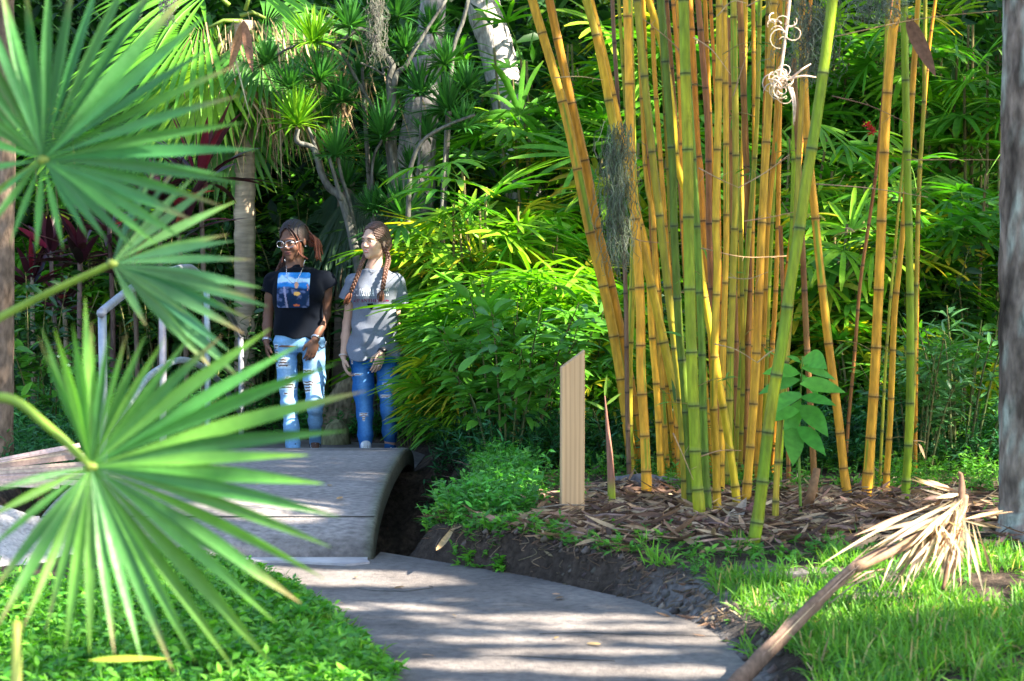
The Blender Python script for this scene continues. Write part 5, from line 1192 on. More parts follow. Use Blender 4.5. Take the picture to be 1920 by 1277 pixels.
# ---------------------------------------------------------------- letters for the shirt print (serif strokes on a 0..1 box)
def LTR(ch):
    v,h=.20,.10
    def R(x0,y0,x1,y1): return [(x0,y0),(x1,y0),(x1,y1),(x0,y1)]
    def ser(x,y,w=.36): return R(x-w/2,y-.035 if y>.5 else y,x+w/2,y if y>.5 else y+.035)
    D={'F':[R(.12,0,.32,1),R(.12,.92,.9,1),R(.82,.74,.9,1),R(.3,.48,.68,.56),R(.62,.4,.68,.64),R(.02,0,.44,.06),R(.02,.94,.2,1)],
     'L':[R(.12,0,.32,1),R(.12,0,.9,.08),R(.82,0,.9,.26),R(.02,.94,.44,1),R(.02,0,.2,.06)],
     'I':[R(.38,0,.62,1),R(.22,0,.78,.06),R(.22,.94,.78,1)],
     'T':[R(.39,0,.61,1),R(.05,.92,.95,1),R(.05,.76,.12,1),R(.88,.76,.95,1),R(.25,0,.75,.06)],
     'H':[R(.10,0,.30,1),R(.70,0,.90,1),R(.3,.46,.7,.54),R(0,0,.4,.06),R(.6,0,1,.06),R(0,.94,.4,1),R(.6,.94,1,1)],
     'E':[R(.12,0,.32,1),R(.12,.92,.9,1),R(.12,0,.9,.08),R(.3,.46,.7,.54),R(.82,.76,.9,1),R(.84,0,.92,.24),R(.64,.38,.7,.62)],
     'N':[R(.10,0,.18,1),R(.80,0,.88,1),[(.10,1),(.32,1),(.88,0),(.72,0)],R(0,0,.3,.06),R(.66,.94,1,1)],
     'A':[[(.44,1),(.56,1),(.16,0),(.08,0)],[(.42,1),(.58,1),(.95,0),(.72,0)],R(.26,.30,.72,.38),R(0,0,.28,.06),R(.64,0,1,.06)]}
    ring=lambda x0,x1,a0,a1,w0,w1,n=14:[[(.5+0*x0+(x0)*math.cos(a)*1.,.5+x1*math.sin(a)),(.5+x0*math.cos(b),.5+x1*math.sin(b)),(.5+(x0-w0)*math.cos(b),.5+(x1-w1)*math.sin(b)),(.5+(x0-w0)*math.cos(a),.5+(x1-w1)*math.sin(a))] for a,b in ((a0+(a1-a0)*i/n,a0+(a1-a0)*(i+1)/n) for i in range(n))]
    D['O']=ring(.45,.52,0,2*PI,.2,.07,18)
    D['C']=ring(.45,.52,.5,2*PI-.5,.2,.07)+[R(.80,.70,.88,.95)]
    D['D']=[R(.10,0,.30,1),R(0,0,.35,.06),R(0,.94,.35,1)]+[[(a+( -.08),b) for a,b in q] for q in ring(.5,.5,-PI/2,PI/2,.2,.07)]+[R(.3,.93,.45,1),R(.3,0,.45,.07)]
    bowl=lambda :[[(a*.9,.5+b*.5) for a,b in q] for q in ring(.5,.5,-PI/2,PI/2,.2,.14)]
    D['P']=[R(.12,0,.32,1),R(.02,0,.44,.06),R(.02,.94,.4,1),R(.3,.93,.46,1),R(.3,.5,.46,.57)]+bowl()
    D['R']=D['P']+[[(.42,.52),(.62,.5),(.98,0),(.76,0)],R(.74,0,1,.06)]
    D['S']=[[(x*1.,y) for x,y in q] for q in [R(.18,.93,.82,1),R(.12,.6,.32,.94),R(.2,.46,.8,.58),R(.68,.08,.88,.48),R(.18,0,.82,.08),R(.78,.76,.86,1),R(.12,0,.2,.26)]]
    return D[ch]
def printed(name,quads,mat,col,bv,org,ex,ez,dirv,parent,loc,off=.0025,sub=1):
    mb=MB()
    for q in quads:
        q=np.array(q); pts=np.array([org+ex*a+ez*b for a,b in q]); pp=project(pts,bv,off,dirv); mb.add(pp,[(0,1,2,3)],col)
    return inv(mb.build(name,mat,parent,smooth=False),loc)
def ring_tube(mb,c,ax,r,th,col,fl=1.,n=28,side=None,flat=1.):
    ax=nrm(ax); u=nrm(np.cross(ax,[0,.3,1.])) if side is None else nrm(side); v=np.cross(ax,u); a=np.linspace(0,2*PI,n+1)
    tube(mb,np.array(c)+r*(np.cos(a)[:,None]*u+fl*np.sin(a)[:,None]*v),th,col,7,cap=False,flat=flat)

def person(W):
    d0=W['d']; J=lambda x,y,dy=0.: P(x,y,d0+dy)
    loc=J(W['cx'],870,0); loc[2]=0.0
    e=empty('person',loc,W['label'],'person')
    ax=[J(*q) for q in W['armL']]; bx=[J(*q) for q in W['armR']]; ll=[J(*q) for q in W['legL']]; lr=[J(*q) for q in W['legR']]
    lo=np.minimum.reduce([*ax,*bx,*ll,*lr])-np.array([.13,.20,.22]); hc=J(*W['head']); hi=np.maximum.reduce([*ax,*bx,*ll,*lr,hc])+np.array([.13,.2,.2]); lo[2]=-.02
    yaw=W['yaw']; R=basis(W['hyaw'],W['hpitch'],W.get('hroll',0)); hs=W['hs']
    keys=[(J(W['cx'],py)[2],hw,hd,J(px,py)[0],d0+oy) for px,py,hw,hd,oy in W['torso']]
    # ---- body, one continuous surface
    s=SDF(lo,hi,.0046)
    s.loft(keys,yaw,.03)
    T=head_into(s,hc,R,hs)
    nb=J(*W['neckb']); nt_=T(0,-.022,-.06); s.cone(nt_,nb,.047*hs,.055,.02); s.cone(nb,nb-[0,0,.05],.055,.085,.04)
    for A in (ax,bx):
        s.cone(nb-[0,0,.05],A[0],.038,.045,.03); s.chain([A[0],A[0]*.5+A[1]*.5,A[1],A[1]*.6+A[2]*.4,A[2]],np.array([.046,.040,.034,.035,.023])*W.get('armk',1),.015)
        dn=nrm(A[3]-A[2]); hand_into(s,A[2],dn,A is ax and W['palmL'] or W['palmR'],W['thL'] if A is ax else W['thR'],W.get('hk',.98),W.get('curl',.55))
    for Lg in (ll,lr): s.chain([Lg[0]+[0,0,.05],Lg[1],Lg[1]*.55+Lg[2]*.45,Lg[2]],[.072,.047,.046,.032],.02); s.cone(Lg[2],np.array([Lg[3][0],Lg[3][1],max(.045,min(Lg[3][2],Lg[2][2]))])*.6+Lg[2]*.4,.033,.024,.02)
    skin=np.array(W['skin']); lip=np.array(W['lip'])
    def cf(V):
        C=np.tile(skin,(len(V),1)); q=(V-hc)@R.T/hs
        m=((q[:,0]/.022)**2+((q[:,2]+.060)/.012)**2<1)&(q[:,1]>.07); C[m]=lip
        m=((q[:,0]/.020)**2+((q[:,2]+.0605)/.0022)**2<1)&(q[:,1]>.07); C[m]=lip*.3 if not W['smile'] else (.75,.72,.68)
        fl=np.exp(-(((np.abs(q[:,0])-.036)/.018)**2+((q[:,2]+.03)/.02)**2))*(q[:,1]>.03); C=C*(1+fl[:,None]*np.array(W['blush']))
        hd=np.linalg.norm(q,axis=1)>.18; return C
    body=build_sdf(s,'body',MT['skin'],e,loc,cf)
    # ---- eyes, brows
    for q in(-1,1):
        mb=MB(); n1,n2=12,16; th=np.linspace(0,PI,n1); ph=np.linspace(0,2*PI,n2,endpoint=False)
        c=T(q*.0305,.0765,.005); v=[];cc=[]
        for a in th:
            for b in ph:
                x,z_,y_=math.sin(a)*math.cos(b),math.sin(a)*math.sin(b),math.cos(a); v.append(c+hs*(x*.0135*R[0]+y_*.0135*R[1]+z_*.0068*R[2])); dd=math.hypot(x+.25*0,z_*.55+.15)
                cc.append((.75,.74,.72) if dd>.42 else ((.07,.035,.02) if dd>.2 else (.008,.008,.008)))
        idx=np.arange(n1*n2).reshape(n1,n2); Q=np.stack([idx[:-1],np.roll(idx,-1,1)[:-1],np.roll(idx,-1,1)[1:],idx[1:]],-1).reshape(-1,4); mb.add(v,Q,np.array(cc)); inv(mb.build('eye',MT['plain'],e),loc)
        mb=MB(); tube(mb,smooth_path([T(q*.014,.0985,.019),T(q*.03,.0975,.0255),T(q*.047,.084,.020)],4),[.0022,.003,.0015],W['brow'],6,flat=.7); inv(mb.build('eyebrow',MT['hair'],e),loc)
        mb=MB(); tube(mb,smooth_path([T(q*.017,.094,.006),T(q*.03,.0985,.0115),T(q*.044,.089,.007)],4),[.0012,.0017,.0012],W['brow'],5); inv(mb.build('eyelash',MT['hair'],e),loc)
    # ---- shirt
    s=SDF(lo,hi,.0046); sk=[(J(W['cx'],py)[2],hw,hd,J(px,py)[0],d0+oy) for px,py,hw,hd,oy in W['shirt']]
    s.loft(sk,yaw,.03,2.4)
    s.cone(nb-[0,0,.012],nb-[0,0,.09],.066,.10,.03)
    for q in W.get('bust',[]): s.ell(J(*q[:3]),basis(yaw),q[3:],.05)
    for A,Sv in ((ax,W['slL']),(bx,W['slR'])):
        en=J(*Sv[:3]); s.cone(nb-[0,0,.055],A[0]-[0,0,.01],.046,.056,.035); dr=nrm(en-A[0]); s.cone(A[0]-[0,0,.012],en,.057,Sv[3],.022,clip=(en,nrm(dr+np.array([0,0,-.15]))),bore=(en,dr,Sv[3]-.007))
    s.cut(lambda p:np.linalg.norm((p-(nb+[-.004,-.020,.050]))/np.array([1,.95,1.]),axis=-1)-W['neckr'],nb-.12,nb+.12,.003)
    hem=J(W['cx'],W['hem'][0]); s.plane_cut(hem,(W['hem'][1],0,-1),(lo[0],lo[1],hem[2]-.25),(hi[0],hi[1],hem[2]+.03))
    ph=W['seed']
    def wr(p):
        x,y,z=p[...,0],p[...,1],p[...,2]; a=fbm(x*5+ph,z*4.5,y*3,3)
        low=ss(-(z-hem[2]),-.42,-.05)
        return .011*np.sin(34*(z*.75+x*.7)+10*a)*(.35+.65*low)*ss(a,.25,.6)+.014*(a-.45)+.006*np.sin(52*(x*.9-z*.35)+8*a)*(.2+.8*low)
    s.displace(wr,lo,hi)
    shirtV,shirtQ=s.mesh(); mb=MB(); mb.add(shirtV,shirtQ,np.tile(W['shirtc'],(len(shirtV),1))); shirt=inv(mb.build('t_shirt',MT['cloth'],e),loc)
    bv=bvh(shirtV,shirtQ)
    # ---- jeans
    s=SDF(lo,(hi[0],hi[1],hem[2]+.16),.0046); jk=[(J(W['cx'],py)[2],hw,hd,J(px,py)[0],d0+oy) for px,py,hw,hd,oy in W['pelvis']]
    s.loft(jk,yaw*.6,.02,2.3)
    for Lg,rr in ((ll,W['rL']),(lr,W['rR'])):
        m=Lg[0]*.5+Lg[1]*.5; c_=Lg[1]*.55+Lg[2]*.45; s.chain([Lg[0]+[0,0,.05],m,Lg[1],c_,Lg[2]+(Lg[1]-Lg[2])*.02],rr,.035)
        dr=nrm(Lg[2]-Lg[1]); s.plane_cut(Lg[2]+dr*.012,dr,Lg[2]-.08,Lg[2]+.1)
    def jw(p):
        x,y,z=p[...,0],p[...,1],p[...,2]; a=fbm(x*9+ph,z*9,y*6,3); kn=ll[1][2]; an=ll[2][2]; c0=loc[0]
        env=.25+.9*np.exp(-((z-kn)/.07)**2)+.9*np.exp(-((z-an-.03)/.07)**2)+.5*np.exp(-((z-ll[0][2]-.02)/.06)**2)
        return .0045*np.sin(88*(z+.10*x*np.sign(x-c0))+9*a)*env*ss(a,.32,.6)+.006*(a-.45)
    s.displace(jw,lo,hi)
    jeansV,jeansQ=s.mesh(); bj=bvh(jeansV,jeansQ)
    jc=np.array(W['jean'])
    x,y=topx(jeansV); a=fbm(jeansV[:,0]*14,jeansV[:,2]*14,jeansV[:,1]*14,3); C=jc*(.75+.5*a)[:,None]
    for Lg in (ll,lr):
        X1,Y1=topx(np.array([Lg[0]]));X2,Y2=topx(np.array([Lg[1]])); t=np.clip((y-Y1)/(Y2-Y1),0,1.35); cx_=X1+(X2-X1)*t; f=np.exp(-((x-cx_)/8.5)**2)*ss(y,W['hem'][0]+8,W['hem'][0]+30)*(1-ss(y,W['hem'][0]+120,W['hem'][0]+175))
        C=C*(1-.55*f[:,None])+np.array(W['fade'])*.55*f[:,None]
    front=jeansV[:,1]<np.interp(jeansV[:,2],[lr[2][2],lr[1][2],lr[0][2]],[min(ll[2][1],lr[2][1])+.3,max(ll[1][1],lr[1][1]),d0])+.01
    for (cx_,cy_,rx_,ry_,tri) in W['rips']:
        yy=(y-cy_)/ry_; w_=rx_*(1-.55*tri*np.clip(-yy,-1,1)) if tri else rx_
        m=(np.abs(yy)<1)&(np.abs(x-cx_)<w_*(1+.25*np.sin(y*3.1+cx_)))&front; fr=(np.abs(yy)<1.25)&(np.abs(x-cx_)<w_*1.2)&front
        C[fr]=np.array(W['fade'])*1.05; th_=(np.sin(y*2*PI/W['thr']+.6*np.sin(x*.5))>W['thl'])
        C[m]=np.where(th_[m][:,None],np.array([.72,.76,.80]),skin*.8)
    m=np.abs(x-W['fly'])<.5; m&=front&(y<W['hem'][0]+32); C[m]*=.55
    mb=MB(); mb.add(jeansV,jeansQ,C); jeans=inv(mb.build('jeans',MT['denim'],e),loc)
    # ---- shoes
    for Lg,vis in ((ll,0),(lr,1)):
        an,to=Lg[2],Lg[3]; gz=.006; f=nrm(np.array([to[0]-an[0],to[1]-an[1],0])); sd=np.array([-f[1],f[0],0])
        A=np.array([an[0],an[1],gz]); s=SDF(A-[.2,.28,.02],A+[.2,.2,.2],.004); h=W['heel'][vis]
        tl=lambda a,b,c:A+f*a+sd*b+np.array([0,0,c+h*np.clip(1-(a+.05)/.17,0,1)])
        s.cone(tl(-.03,0,.04),tl(.10,0,.035),.036,.034,.02); s.cone(tl(.10,0,.032),tl(.165,.0,.028),.036,.027,.02); s.cone(tl(-.03,0,.05),tl(-.01,0,.115),.037,.038,.02)
        s.cone(tl(-.045,0,.010),tl(.17,0,.010),.035,.035,.01,fl=(np.array([0,0,1.]),.4))
        V,Q=s.mesh(); q=(V-A)@np.array([f,sd,[0,0,1]]).T; zr=q[:,2]-h*np.clip(1-(q[:,0]+.05)/.17,0,1)
        C=np.tile(W['shoe'],(len(V),1)).astype(float); C[zr<.024]=(.78,.78,.78); C[(zr<.024)&(zr>.0195)]=(.03,.03,.05); C[(q[:,0]>.145)]=(.78,.78,.78)
        zg=(q[:,0]>.0)&(q[:,0]<.13)&(np.abs(q[:,1])>.016)&(zr>.03)&(np.sin(q[:,0]*150+np.abs(q[:,1])*220)>.1); C[zg]=(.7,.72,.76)
        mb=MB(); mb.add(V,Q,C); sh_=inv(mb.build('shoe',MT['cloth'],e),loc)
        mb=MB()
        for i in range(5):
            a_=.01+i*.022; zc=.108-i*.010; tube(mb,[tl(a_,-.022,zc-.018),tl(a_+.012,0,zc+.004),tl(a_+.022,.022,zc-.026)],.0035,(.8,.8,.8),6); tube(mb,[tl(a_,.022,zc-.018),tl(a_+.012,0,zc+.004),tl(a_+.022,-.022,zc-.026)],.0035,(.8,.8,.8),6)
        inv(mb.build('laces',MT['cloth'],sh_),loc)
    return dict(e=e,loc=loc,J=J,T=T,R=R,hc=hc,hs=hs,nb=nb,bv=bv,bj=bj,shirt=shirt,ax=ax,bx=bx,body=body,d0=d0,jeans=jeans)
def hair_cap(H,name,grow,line,colf,res=.0036,extra=None,groove=None):
    T,R,hs,hc=H['T'],H['R'],H['hs'],H['hc']; s=SDF(hc-.17,hc+.19,res)
    s.ell(T(0,-.016,.040),R,np.array([.073+grow,.095+grow,.086+grow])*hs,.01)
    if extra: extra(s)
    s.cut(lambda p:np.linalg.norm(((p-T(0,.118,line))@R.T)/np.array([.066,.082,.108])/hs,axis=-1)*.07-.07,hc-.17,hc+.19,.004)
    s.cut(lambda p:((p-T(0,.0,-.035))@R[2])+((p-T(0,.0,-.035))@R[1])*-.55,hc-.17,hc+.19,.004)
    if groove: s.displace(groove,hc-.17,hc+.19)
    return build_sdf(s,name,MT['hair'],H['e'],H['loc'],colf)
# ================================================================ WALKER IN BLACK
W1=dict(label='person with long copper-tipped braids and glasses, black printed T-shirt and light ripped jeans',seed=1.3,
 d=13.8,cx=561,head=(550,452,-.02),yaw=.20,hyaw=.38,hpitch=.20,hroll=.03,hs=1.10,neckb=(553,497,-.01),
 torso=[(561,508,.08,.055,.0),(561,520,.14,.075,.0),(561,530,.170,.095,0),(561,552,.148,.105,0),(561,592,.128,.092,0),(561,630,.150,.105,0),(560,650,.165,.115,0)],
 shirt=[(559,504,.09,.070,-.01),(561,518,.15,.10,-.01),(561,537,.178,.112,-.005),(560,552,.172,.128,-.008),(559,590,.165,.118,0),(560,620,.183,.128,0),(560,645,.190,.135,0)],
 bust=[(545,550,-.09,.06,.05,.055),(578,550,-.075,.06,.05,.055)],
 pelvis=[(561,622,.160,.115,0),(561,638,.174,.122,0),(561,648,.170,.118,0),(561,660,.13,.08,0)],
 armL=[(512,524,.03),(503,592,.05),(500,641,-.03),(505,692,-.06)],armR=[(612,522,.02),(611,590,.06),(590,638,-.13),(578,686,-.17)],
 palmL=(.9,.1,0),palmR=(-.35,.85,0),thL=(.3,-1,0),thR=(-.7,-.7,0),armk=1.02,hk=1.02,curl=.75,
 slL=(506,548,.035,.064),slR=(618,537,.03,.066),neckr=.070,hem=(632,-.02),
 legL=[(536,664,0),(543,762,-.05),(551,853,-.18),(551,878,-.34)],legR=[(588,664,0),(591,757,-.10),(591,829,.16),(592,852,.02)],
 rL=[.080,.067,.055,.050,.053],rR=[.082,.072,.058,.044,.042],heel=(0,.045),
 skin=(.15,.072,.046),lip=(.16,.06,.055),smile=False,blush=(.15,.05,.03),brow=(.01,.008,.007),shirtc=(.006,.008,.013),
 jean=(.20,.40,.66),fade=(.46,.65,.84),thr=5.2,thl=.05,shoe=(.02,.025,.05),fly=558,
 rips=[(531,679,8,10,1),(518,650,3,4,0),(519,662,3,3,0),(540,717,9,11,1),(577,697,9,4.5,0),(578,719,9,4,0),(577,730,5,5,0),(536,738,4,2,0)])
H1=person(W1)
T,R,hs,J,e,loc=H1['T'],H1['R'],H1['hs'],H1['J'],H1['e'],H1['loc']
def gr1(p):
    q=(p-H1['hc'])@R.T/hs; return .0030*np.sin(q[...,0]*330+np.sin(q[...,2]*6)*3)
hair_cap(H1,'hair',.010,.008,lambda V:np.array([.022,.014,.013])*(1+.5*np.sin(((V-H1['hc'])@R.T)[:,0:1]*330)),groove=gr1,extra=lambda s:s.ell(T(.012,-.085,.02),R,np.array([.06,.055,.07])*hs,.03))
mb=MB(); COPPER=np.array([.26,.07,.03]); DKB=np.array([.03,.014,.012])
def bcol(n,k): t=np.clip(np.linspace(-.3,1.1,n)*k,0,1)[:,None]; return DKB*(1-t)+COPPER*t
for k in range(30):      # braids gathered at the back, falling behind and in front of the far shoulder
    f=k/29; a=T(.030+.045*math.sin(f*3),-.02-.07*f,.105-.05*f); st_=T(.066,-.075-.02*rnd(0,1),.055-.10*rnd(0,1)); en=J(rnd(588,606),rnd(462,492),.03+rnd(-.06,.06)); mid=st_*.45+en*.55+np.array([.018,0,.02+rnd(-.01,.01)])
    pp=smooth_path([T(.01+.05*f,.062-.06*f,.112-.03*f),a,st_,mid,en],9); n=len(pp); rr=.0052*(1+.16*np.sin(np.arange(n)*2.4)); tube(mb,pp,rr,bcol(n,.5+rnd(0,.8)),6)
for k in range(9):       # left behind shoulder, dark
    st_=T(-.05,-.07-.02*rnd(0,1),-.01); en=J(rnd(503,522),rnd(500,560),.12); pp=smooth_path([st_,(st_+en)/2+[-.01,.03,0],en],9); n=len(pp); tube(mb,pp,.0052*(1+.16*np.sin(np.arange(n)*2.4)),bcol(n,.25),6)
for pts in ([T(.010,.078,.098),T(.040,.082,.060),T(.055,.070,.0),T(.062,.065,-.06),J(571,484,-.10)],[T(.018,.072,.102),T(.052,.070,.065),T(.068,.050,.0),T(.070,.050,-.07),J(577,486,-.09)],[T(-.004,.078,.098),T(-.05,.062,.055),T(-.068,.035,-.01),T(-.066,.03,-.07),J(529,492,-.03)]):
    pp=smooth_path(pts,9); n=len(pp); tube(mb,pp,.0050*(1+.16*np.sin(np.arange(n)*2.4)),bcol(n,.9),6)
inv(mb.build('braids',MT['hair'],e),loc)
mb=MB()    # glasses
GL_=(.55,.55,.60)
for q in(-1,1):
    c=T(q*.033,.112,.001); a=np.linspace(0,2*PI,33); sq=lambda t:np.sign(t)*np.abs(t)**.75
    tube(mb,c+hs*(.027*sq(np.cos(a))[:,None]*R[0]+.020*sq(np.sin(a))[:,None]*R[2]+(-.006*np.cos(a)*q)[:,None]*R[1]),.0022,GL_,6,cap=False)
    tube(mb,[T(q*.060,.106,.006),T(q*.072,.06,.008),T(q*.079,-.005,.004)],.0018,GL_,6)
tube(mb,smooth_path([T(-.007,.113,.004),T(0,.117,.007),T(.007,.113,.004)],3),.0018,GL_,6)
inv(mb.build('glasses',MT['metal'],e),loc)
mb=MB(); tube(mb,[T(.083,.004,-.034),T(.087,.007,-.036)],[.005,.004],(.9,.9,.92),8); inv(mb.build('earring',MT['metal'],e),loc)
def chain_on(H,pts,name,col,r=.0022,off=.004):
    mb=MB(); pr=project(smooth_path(pts,7),H['bv'],off,(0,1,0)); 
    n=len(pr); tube(mb,pr,r*(1+.35*np.sin(np.arange(n)*2.6)),col,6); return inv(mb.build(name,MT['metal'],H['e']),H['loc'])
chain_on(H1,[J(534,486,-.1),J(536,503,-.1),J(539,520,-.1),J(548,530,-.1),J(556,528,-.1),J(563,514,-.1),J(569,497,-.1),J(572,488,-.1)],'necklace',(.7,.7,.72))
for A,o in ((H1['ax'],0),(H1['bx'],1)):
    mb=MB(); c=A[2]+(A[1]-A[2])*.06; axd=A[1]-A[2]; ring_tube(mb,c,axd,.030,.0042,(.75,.75,.80)); ring_tube(mb,c+nrm(axd)*.009,axd,.031,.003,(.70,.72,.80)); inv(mb.build('bracelet',MT['metal'],e),loc)
mb=MB(); pr=project(smooth_path([J(597,646,-.1),J(603,653,-.1),J(608,650,-.1),J(612,640,-.1)],6),H1['bj'],.006,(0,1,0)); tube(mb,pr,.0028,(.7,.7,.72),6); inv(mb.build('pocket_chain',MT['metal'],e),loc)
# print: a generic dark-haired figure-free landscape panel in blues with a warm patch, where the photo shows a picture panel
nx_,nz_=56,62; xs_=np.linspace(520,581,nx_); zs_=np.linspace(511,577,nz_); g=[]; keep=[]
for j in range(nz_):
    for i in range(nx_): g.append(J(xs_[i]-(1.5 if True else 0)*(j/nz_)+0,zs_[j],-.12))
pr=project(g,H1['bv'],.0016,(0,1,0)); ux=np.tile(np.linspace(0,1,nx_),nz_); uz=np.repeat(np.linspace(0,1,nz_),nx_)
nn=fbm(ux*7+3,uz*9,4,4); C=np.zeros((len(pr),3)); skyc=np.array([.03,.22,.62]); cl=np.array([.45,.65,.85])
m_=ss(nn+.5*np.exp(-((uz-.22)/.07)**2),.52,.80)[:,None]; C=skyc*(.6+.8*nn)[:,None]*(1-m_)+cl*m_
gr=ss(uz+.08*(nn-.5)+.12*(nn-.4),.36,.46)[:,None]; land=np.array([.012,.03,.08])*(1-ss(nn,.45,.62))[:,None]+np.array([.10,.13,.26])*ss(nn,.45,.62)[:,None]; C=C*(1-gr)+land*gr
w1_=np.exp(-(((ux-.60)/.07)**2+((uz-.36)/.11)**2))>.5; w2_=np.exp(-(((ux-.63)/.12)**2+((uz-.60)/.07)**2))>.5; w3_=np.exp(-(((ux-.62)/.13)**2+((uz-.93)/.035)**2))>.5; w4_=np.exp(-(((ux-.93)/.05)**2+((uz-.42)/.14)**2))>.6; w5_=np.abs(ux-.28-.18*(uz-.7))<.022+.02*nn
C[w1_]=(.55,.30,.20); C[w2_]=(.75,.42,.12); C[w3_]=(.55,.13,.05); C[w4_&(nn>.45)]=(.55,.25,.18); C[w5_&(uz>.4)]=(.30,.28,.42)
mb=MB(); r_=.10; idx=np.arange(nx_*nz_).reshape(nz_,nx_); Q=np.stack([idx[:-1,:-1],idx[1:,:-1],idx[1:,1:],idx[:-1,1:]],-1).reshape(-1,4)
cu=ux[Q].mean(1);cw=uz[Q].mean(1); dx=np.maximum(0,np.maximum(.08-cu,cu-.92)); dz=np.maximum(0,np.maximum(.07-cw,cw-.93)); Q=Q[np.hypot(dx/.08,dz/.07)<1]
mb.add(pr,Q,C); inv(mb.build('shirt_print',MT['cloth'],H1['shirt']),loc)
# ================================================================ WALKER IN GREY
W2=dict(label='smiling person with two brown plaits, grey T-shirt and blue ripped jeans, near the lady palms',seed=5.1,
 d=13.8,cx=703,head=(703,453,-.01),yaw=.16,hyaw=.60,hpitch=.03,hroll=-.03,hs=1.04,neckb=(702,506,-.01),
 torso=[(704,512,.07,.05,.0),(704,521,.115,.07,.0),(704,530,.145,.09,0),(704,555,.132,.10,0),(704,600,.120,.088,0),(702,645,.150,.108,0),(702,672,.168,.115,0)],
 shirt=[(703,507,.08,.070,-.01),(704,520,.128,.095,-.01),(704,536,.155,.108,-.005),(703,555,.150,.122,-.008),(703,600,.153,.112,0),(703,640,.178,.125,0),(703,690,.200,.14,0)],
 bust=[(686,552,-.085,.055,.045,.05),(718,552,-.075,.055,.045,.05)],
 pelvis=[(703,640,.150,.11,0),(702,665,.168,.12,0),(702,675,.168,.118,0),(703,688,.13,.08,0)],
 armL=[(663,527,.03),(651,606,.06),(644,670,-.03),(650,714,-.07)],armR=[(743,526,.02),(741,608,.08),(715,662,-.14),(703,702,-.19)],
 palmL=(.9,.1,0),palmR=(-.35,.85,0),thL=(.3,-1,0),thR=(-.7,-.7,0),armk=.93,hk=.93,curl=.6,
 slL=(651,562,.035,.062),slR=(750,569,.05,.066),neckr=.067,hem=(672,.07),
 legL=[(679,690,0),(684,776,-.06),(686,860,-.16),(684,884,-.32)],legR=[(727,690,0),(729,768,-.05),(733,858,.14),(733,874,-.02)],
 rL=[.082,.070,.052,.048,.036],rR=[.082,.068,.052,.048,.034],heel=(0,.02),
 skin=(.52,.32,.235),lip=(.50,.14,.13),smile=True,blush=(.12,-.10,-.10),brow=(.06,.035,.025),shirtc=(.165,.185,.235),
 jean=(.022,.12,.36),fade=(.16,.37,.66),thr=4.,thl=.45,shoe=(.5,.5,.5),fly=701,
 rips=[(670,702,9,2.2,0),(726,720,8,2.6,0),(723,743,9,2.6,0),(682,777,7,3.2,0),(682,785,2.5,4,0),(660,678,1.5,4,0),(738,694,1.5,4,0)])
H2=person(W2)
T,R,hs,J,e,loc=H2['T'],H2['R'],H2['hs'],H2['J'],H2['e'],H2['loc']
BRN=np.array([.085,.043,.031])
def gr2(p):
    q=(p-H2['hc'])@R.T/hs; ang=np.arctan2(q[...,2]-.0,q[...,1]+.12); return .0018*np.sin(ang*70+q[...,0]*25)-.003*np.exp(-((q[...,0]-.012)/.004)**2)*(q[...,2]>.05)
hair_cap(H2,'hair',.009,.006,lambda V:BRN*(.7+.6*fbm(V[:,0]*90,V[:,2]*30,V[:,1]*60,2))[:,None],groove=gr2,extra=lambda s:(s.ell(T(.045,-.055,-.015),R,np.array([.042,.055,.06])*hs,.025),s.ell(T(-.04,-.055,-.02),R,np.array([.04,.05,.055])*hs,.025)))
def plait(pts,r0,r1,tuft):
    mb=MB(); braid(mb,pts,r0,r1,BRN*.9,ncol=BRN*np.array([1.35,1.1,.9]))
    b_=np.asarray(pts[-1]); dd=nrm(np.asarray(pts[-1])-np.asarray(pts[-2])); ring_tube(mb,b_,dd,r1*.7,.004,(.03,.02,.02))
    for q in range(46):
        o=RNG.normal(0,.35,3); tube(mb,smooth_path([b_,b_+dd*tuft*.5+o*.028,b_+dd*tuft*rnd(.75,1.05)+o*.016],3),[.004,.006,.0015],jit(BRN*np.array([1.5,1.1,.85]),1,.15)[0],5)
    return inv(mb.build('plait',MT['hair'],e),loc)
plait([T(.062,-.035,.03),T(.070,-.02,-.03),J(728,486,-.02),J(724,505,-.11),J(720,525,-.155),J(717,543,-.16)],.0195,.015,.08)
plait([T(-.058,-.03,.0),T(-.062,.0,-.06),J(679,492,-.08),J(671,515,-.14),J(663,535,-.15),J(658,546,-.14)],.0175,.0135,.10)
mb=MB()
for k in range(26):    # strands swept back over the ear
    f=k/25; pts=[T(.010,.075-.04*f,.095+.025*f),T(.055,.045-.05*f,.085-.01*f),T(.082,-.0-.03*f,.045-.02*f),T(.078,-.055,.0-.01*f)]; tube(mb,smooth_path(pts,6),.0034,jit(BRN,1,.2)[0],5)
inv(mb.build('swept_strands',MT['hair'],e),loc)
chain_on(H2,[J(689,498,-.1),J(693,507,-.1),J(699,511,-.1),J(706,507,-.1),J(713,498,-.1)],'necklace',(.7,.65,.6),.0014,.003)
mb=MB(); pp_=project([J(699,512,-.1)],H2['bv'],.006,(0,1,0))[0]; tube(mb,[pp_,pp_-[0,.004,.0]],[.005,.004],(.12,.12,.12),8); inv(mb.build('pendant',MT['metal'],e),loc)
mb=MB(); tube(mb,[T(.082,.006,-.034),T(.085,.008,-.035)],[.004,.003],(.25,.25,.27),8); inv(mb.build('earring',MT['metal'],e),loc)
A=H2['ax']; mb=MB(); ring_tube(mb,A[2]+(A[1]-A[2])*.05,A[1]-A[2],.029,.005,(.55,.45,.42)); inv(mb.build('bracelet',MT['plain'],e),loc)
A=H2['bx']; axd=nrm(A[1]-A[2]); c=A[2]+axd*.012; mb=MB(); 
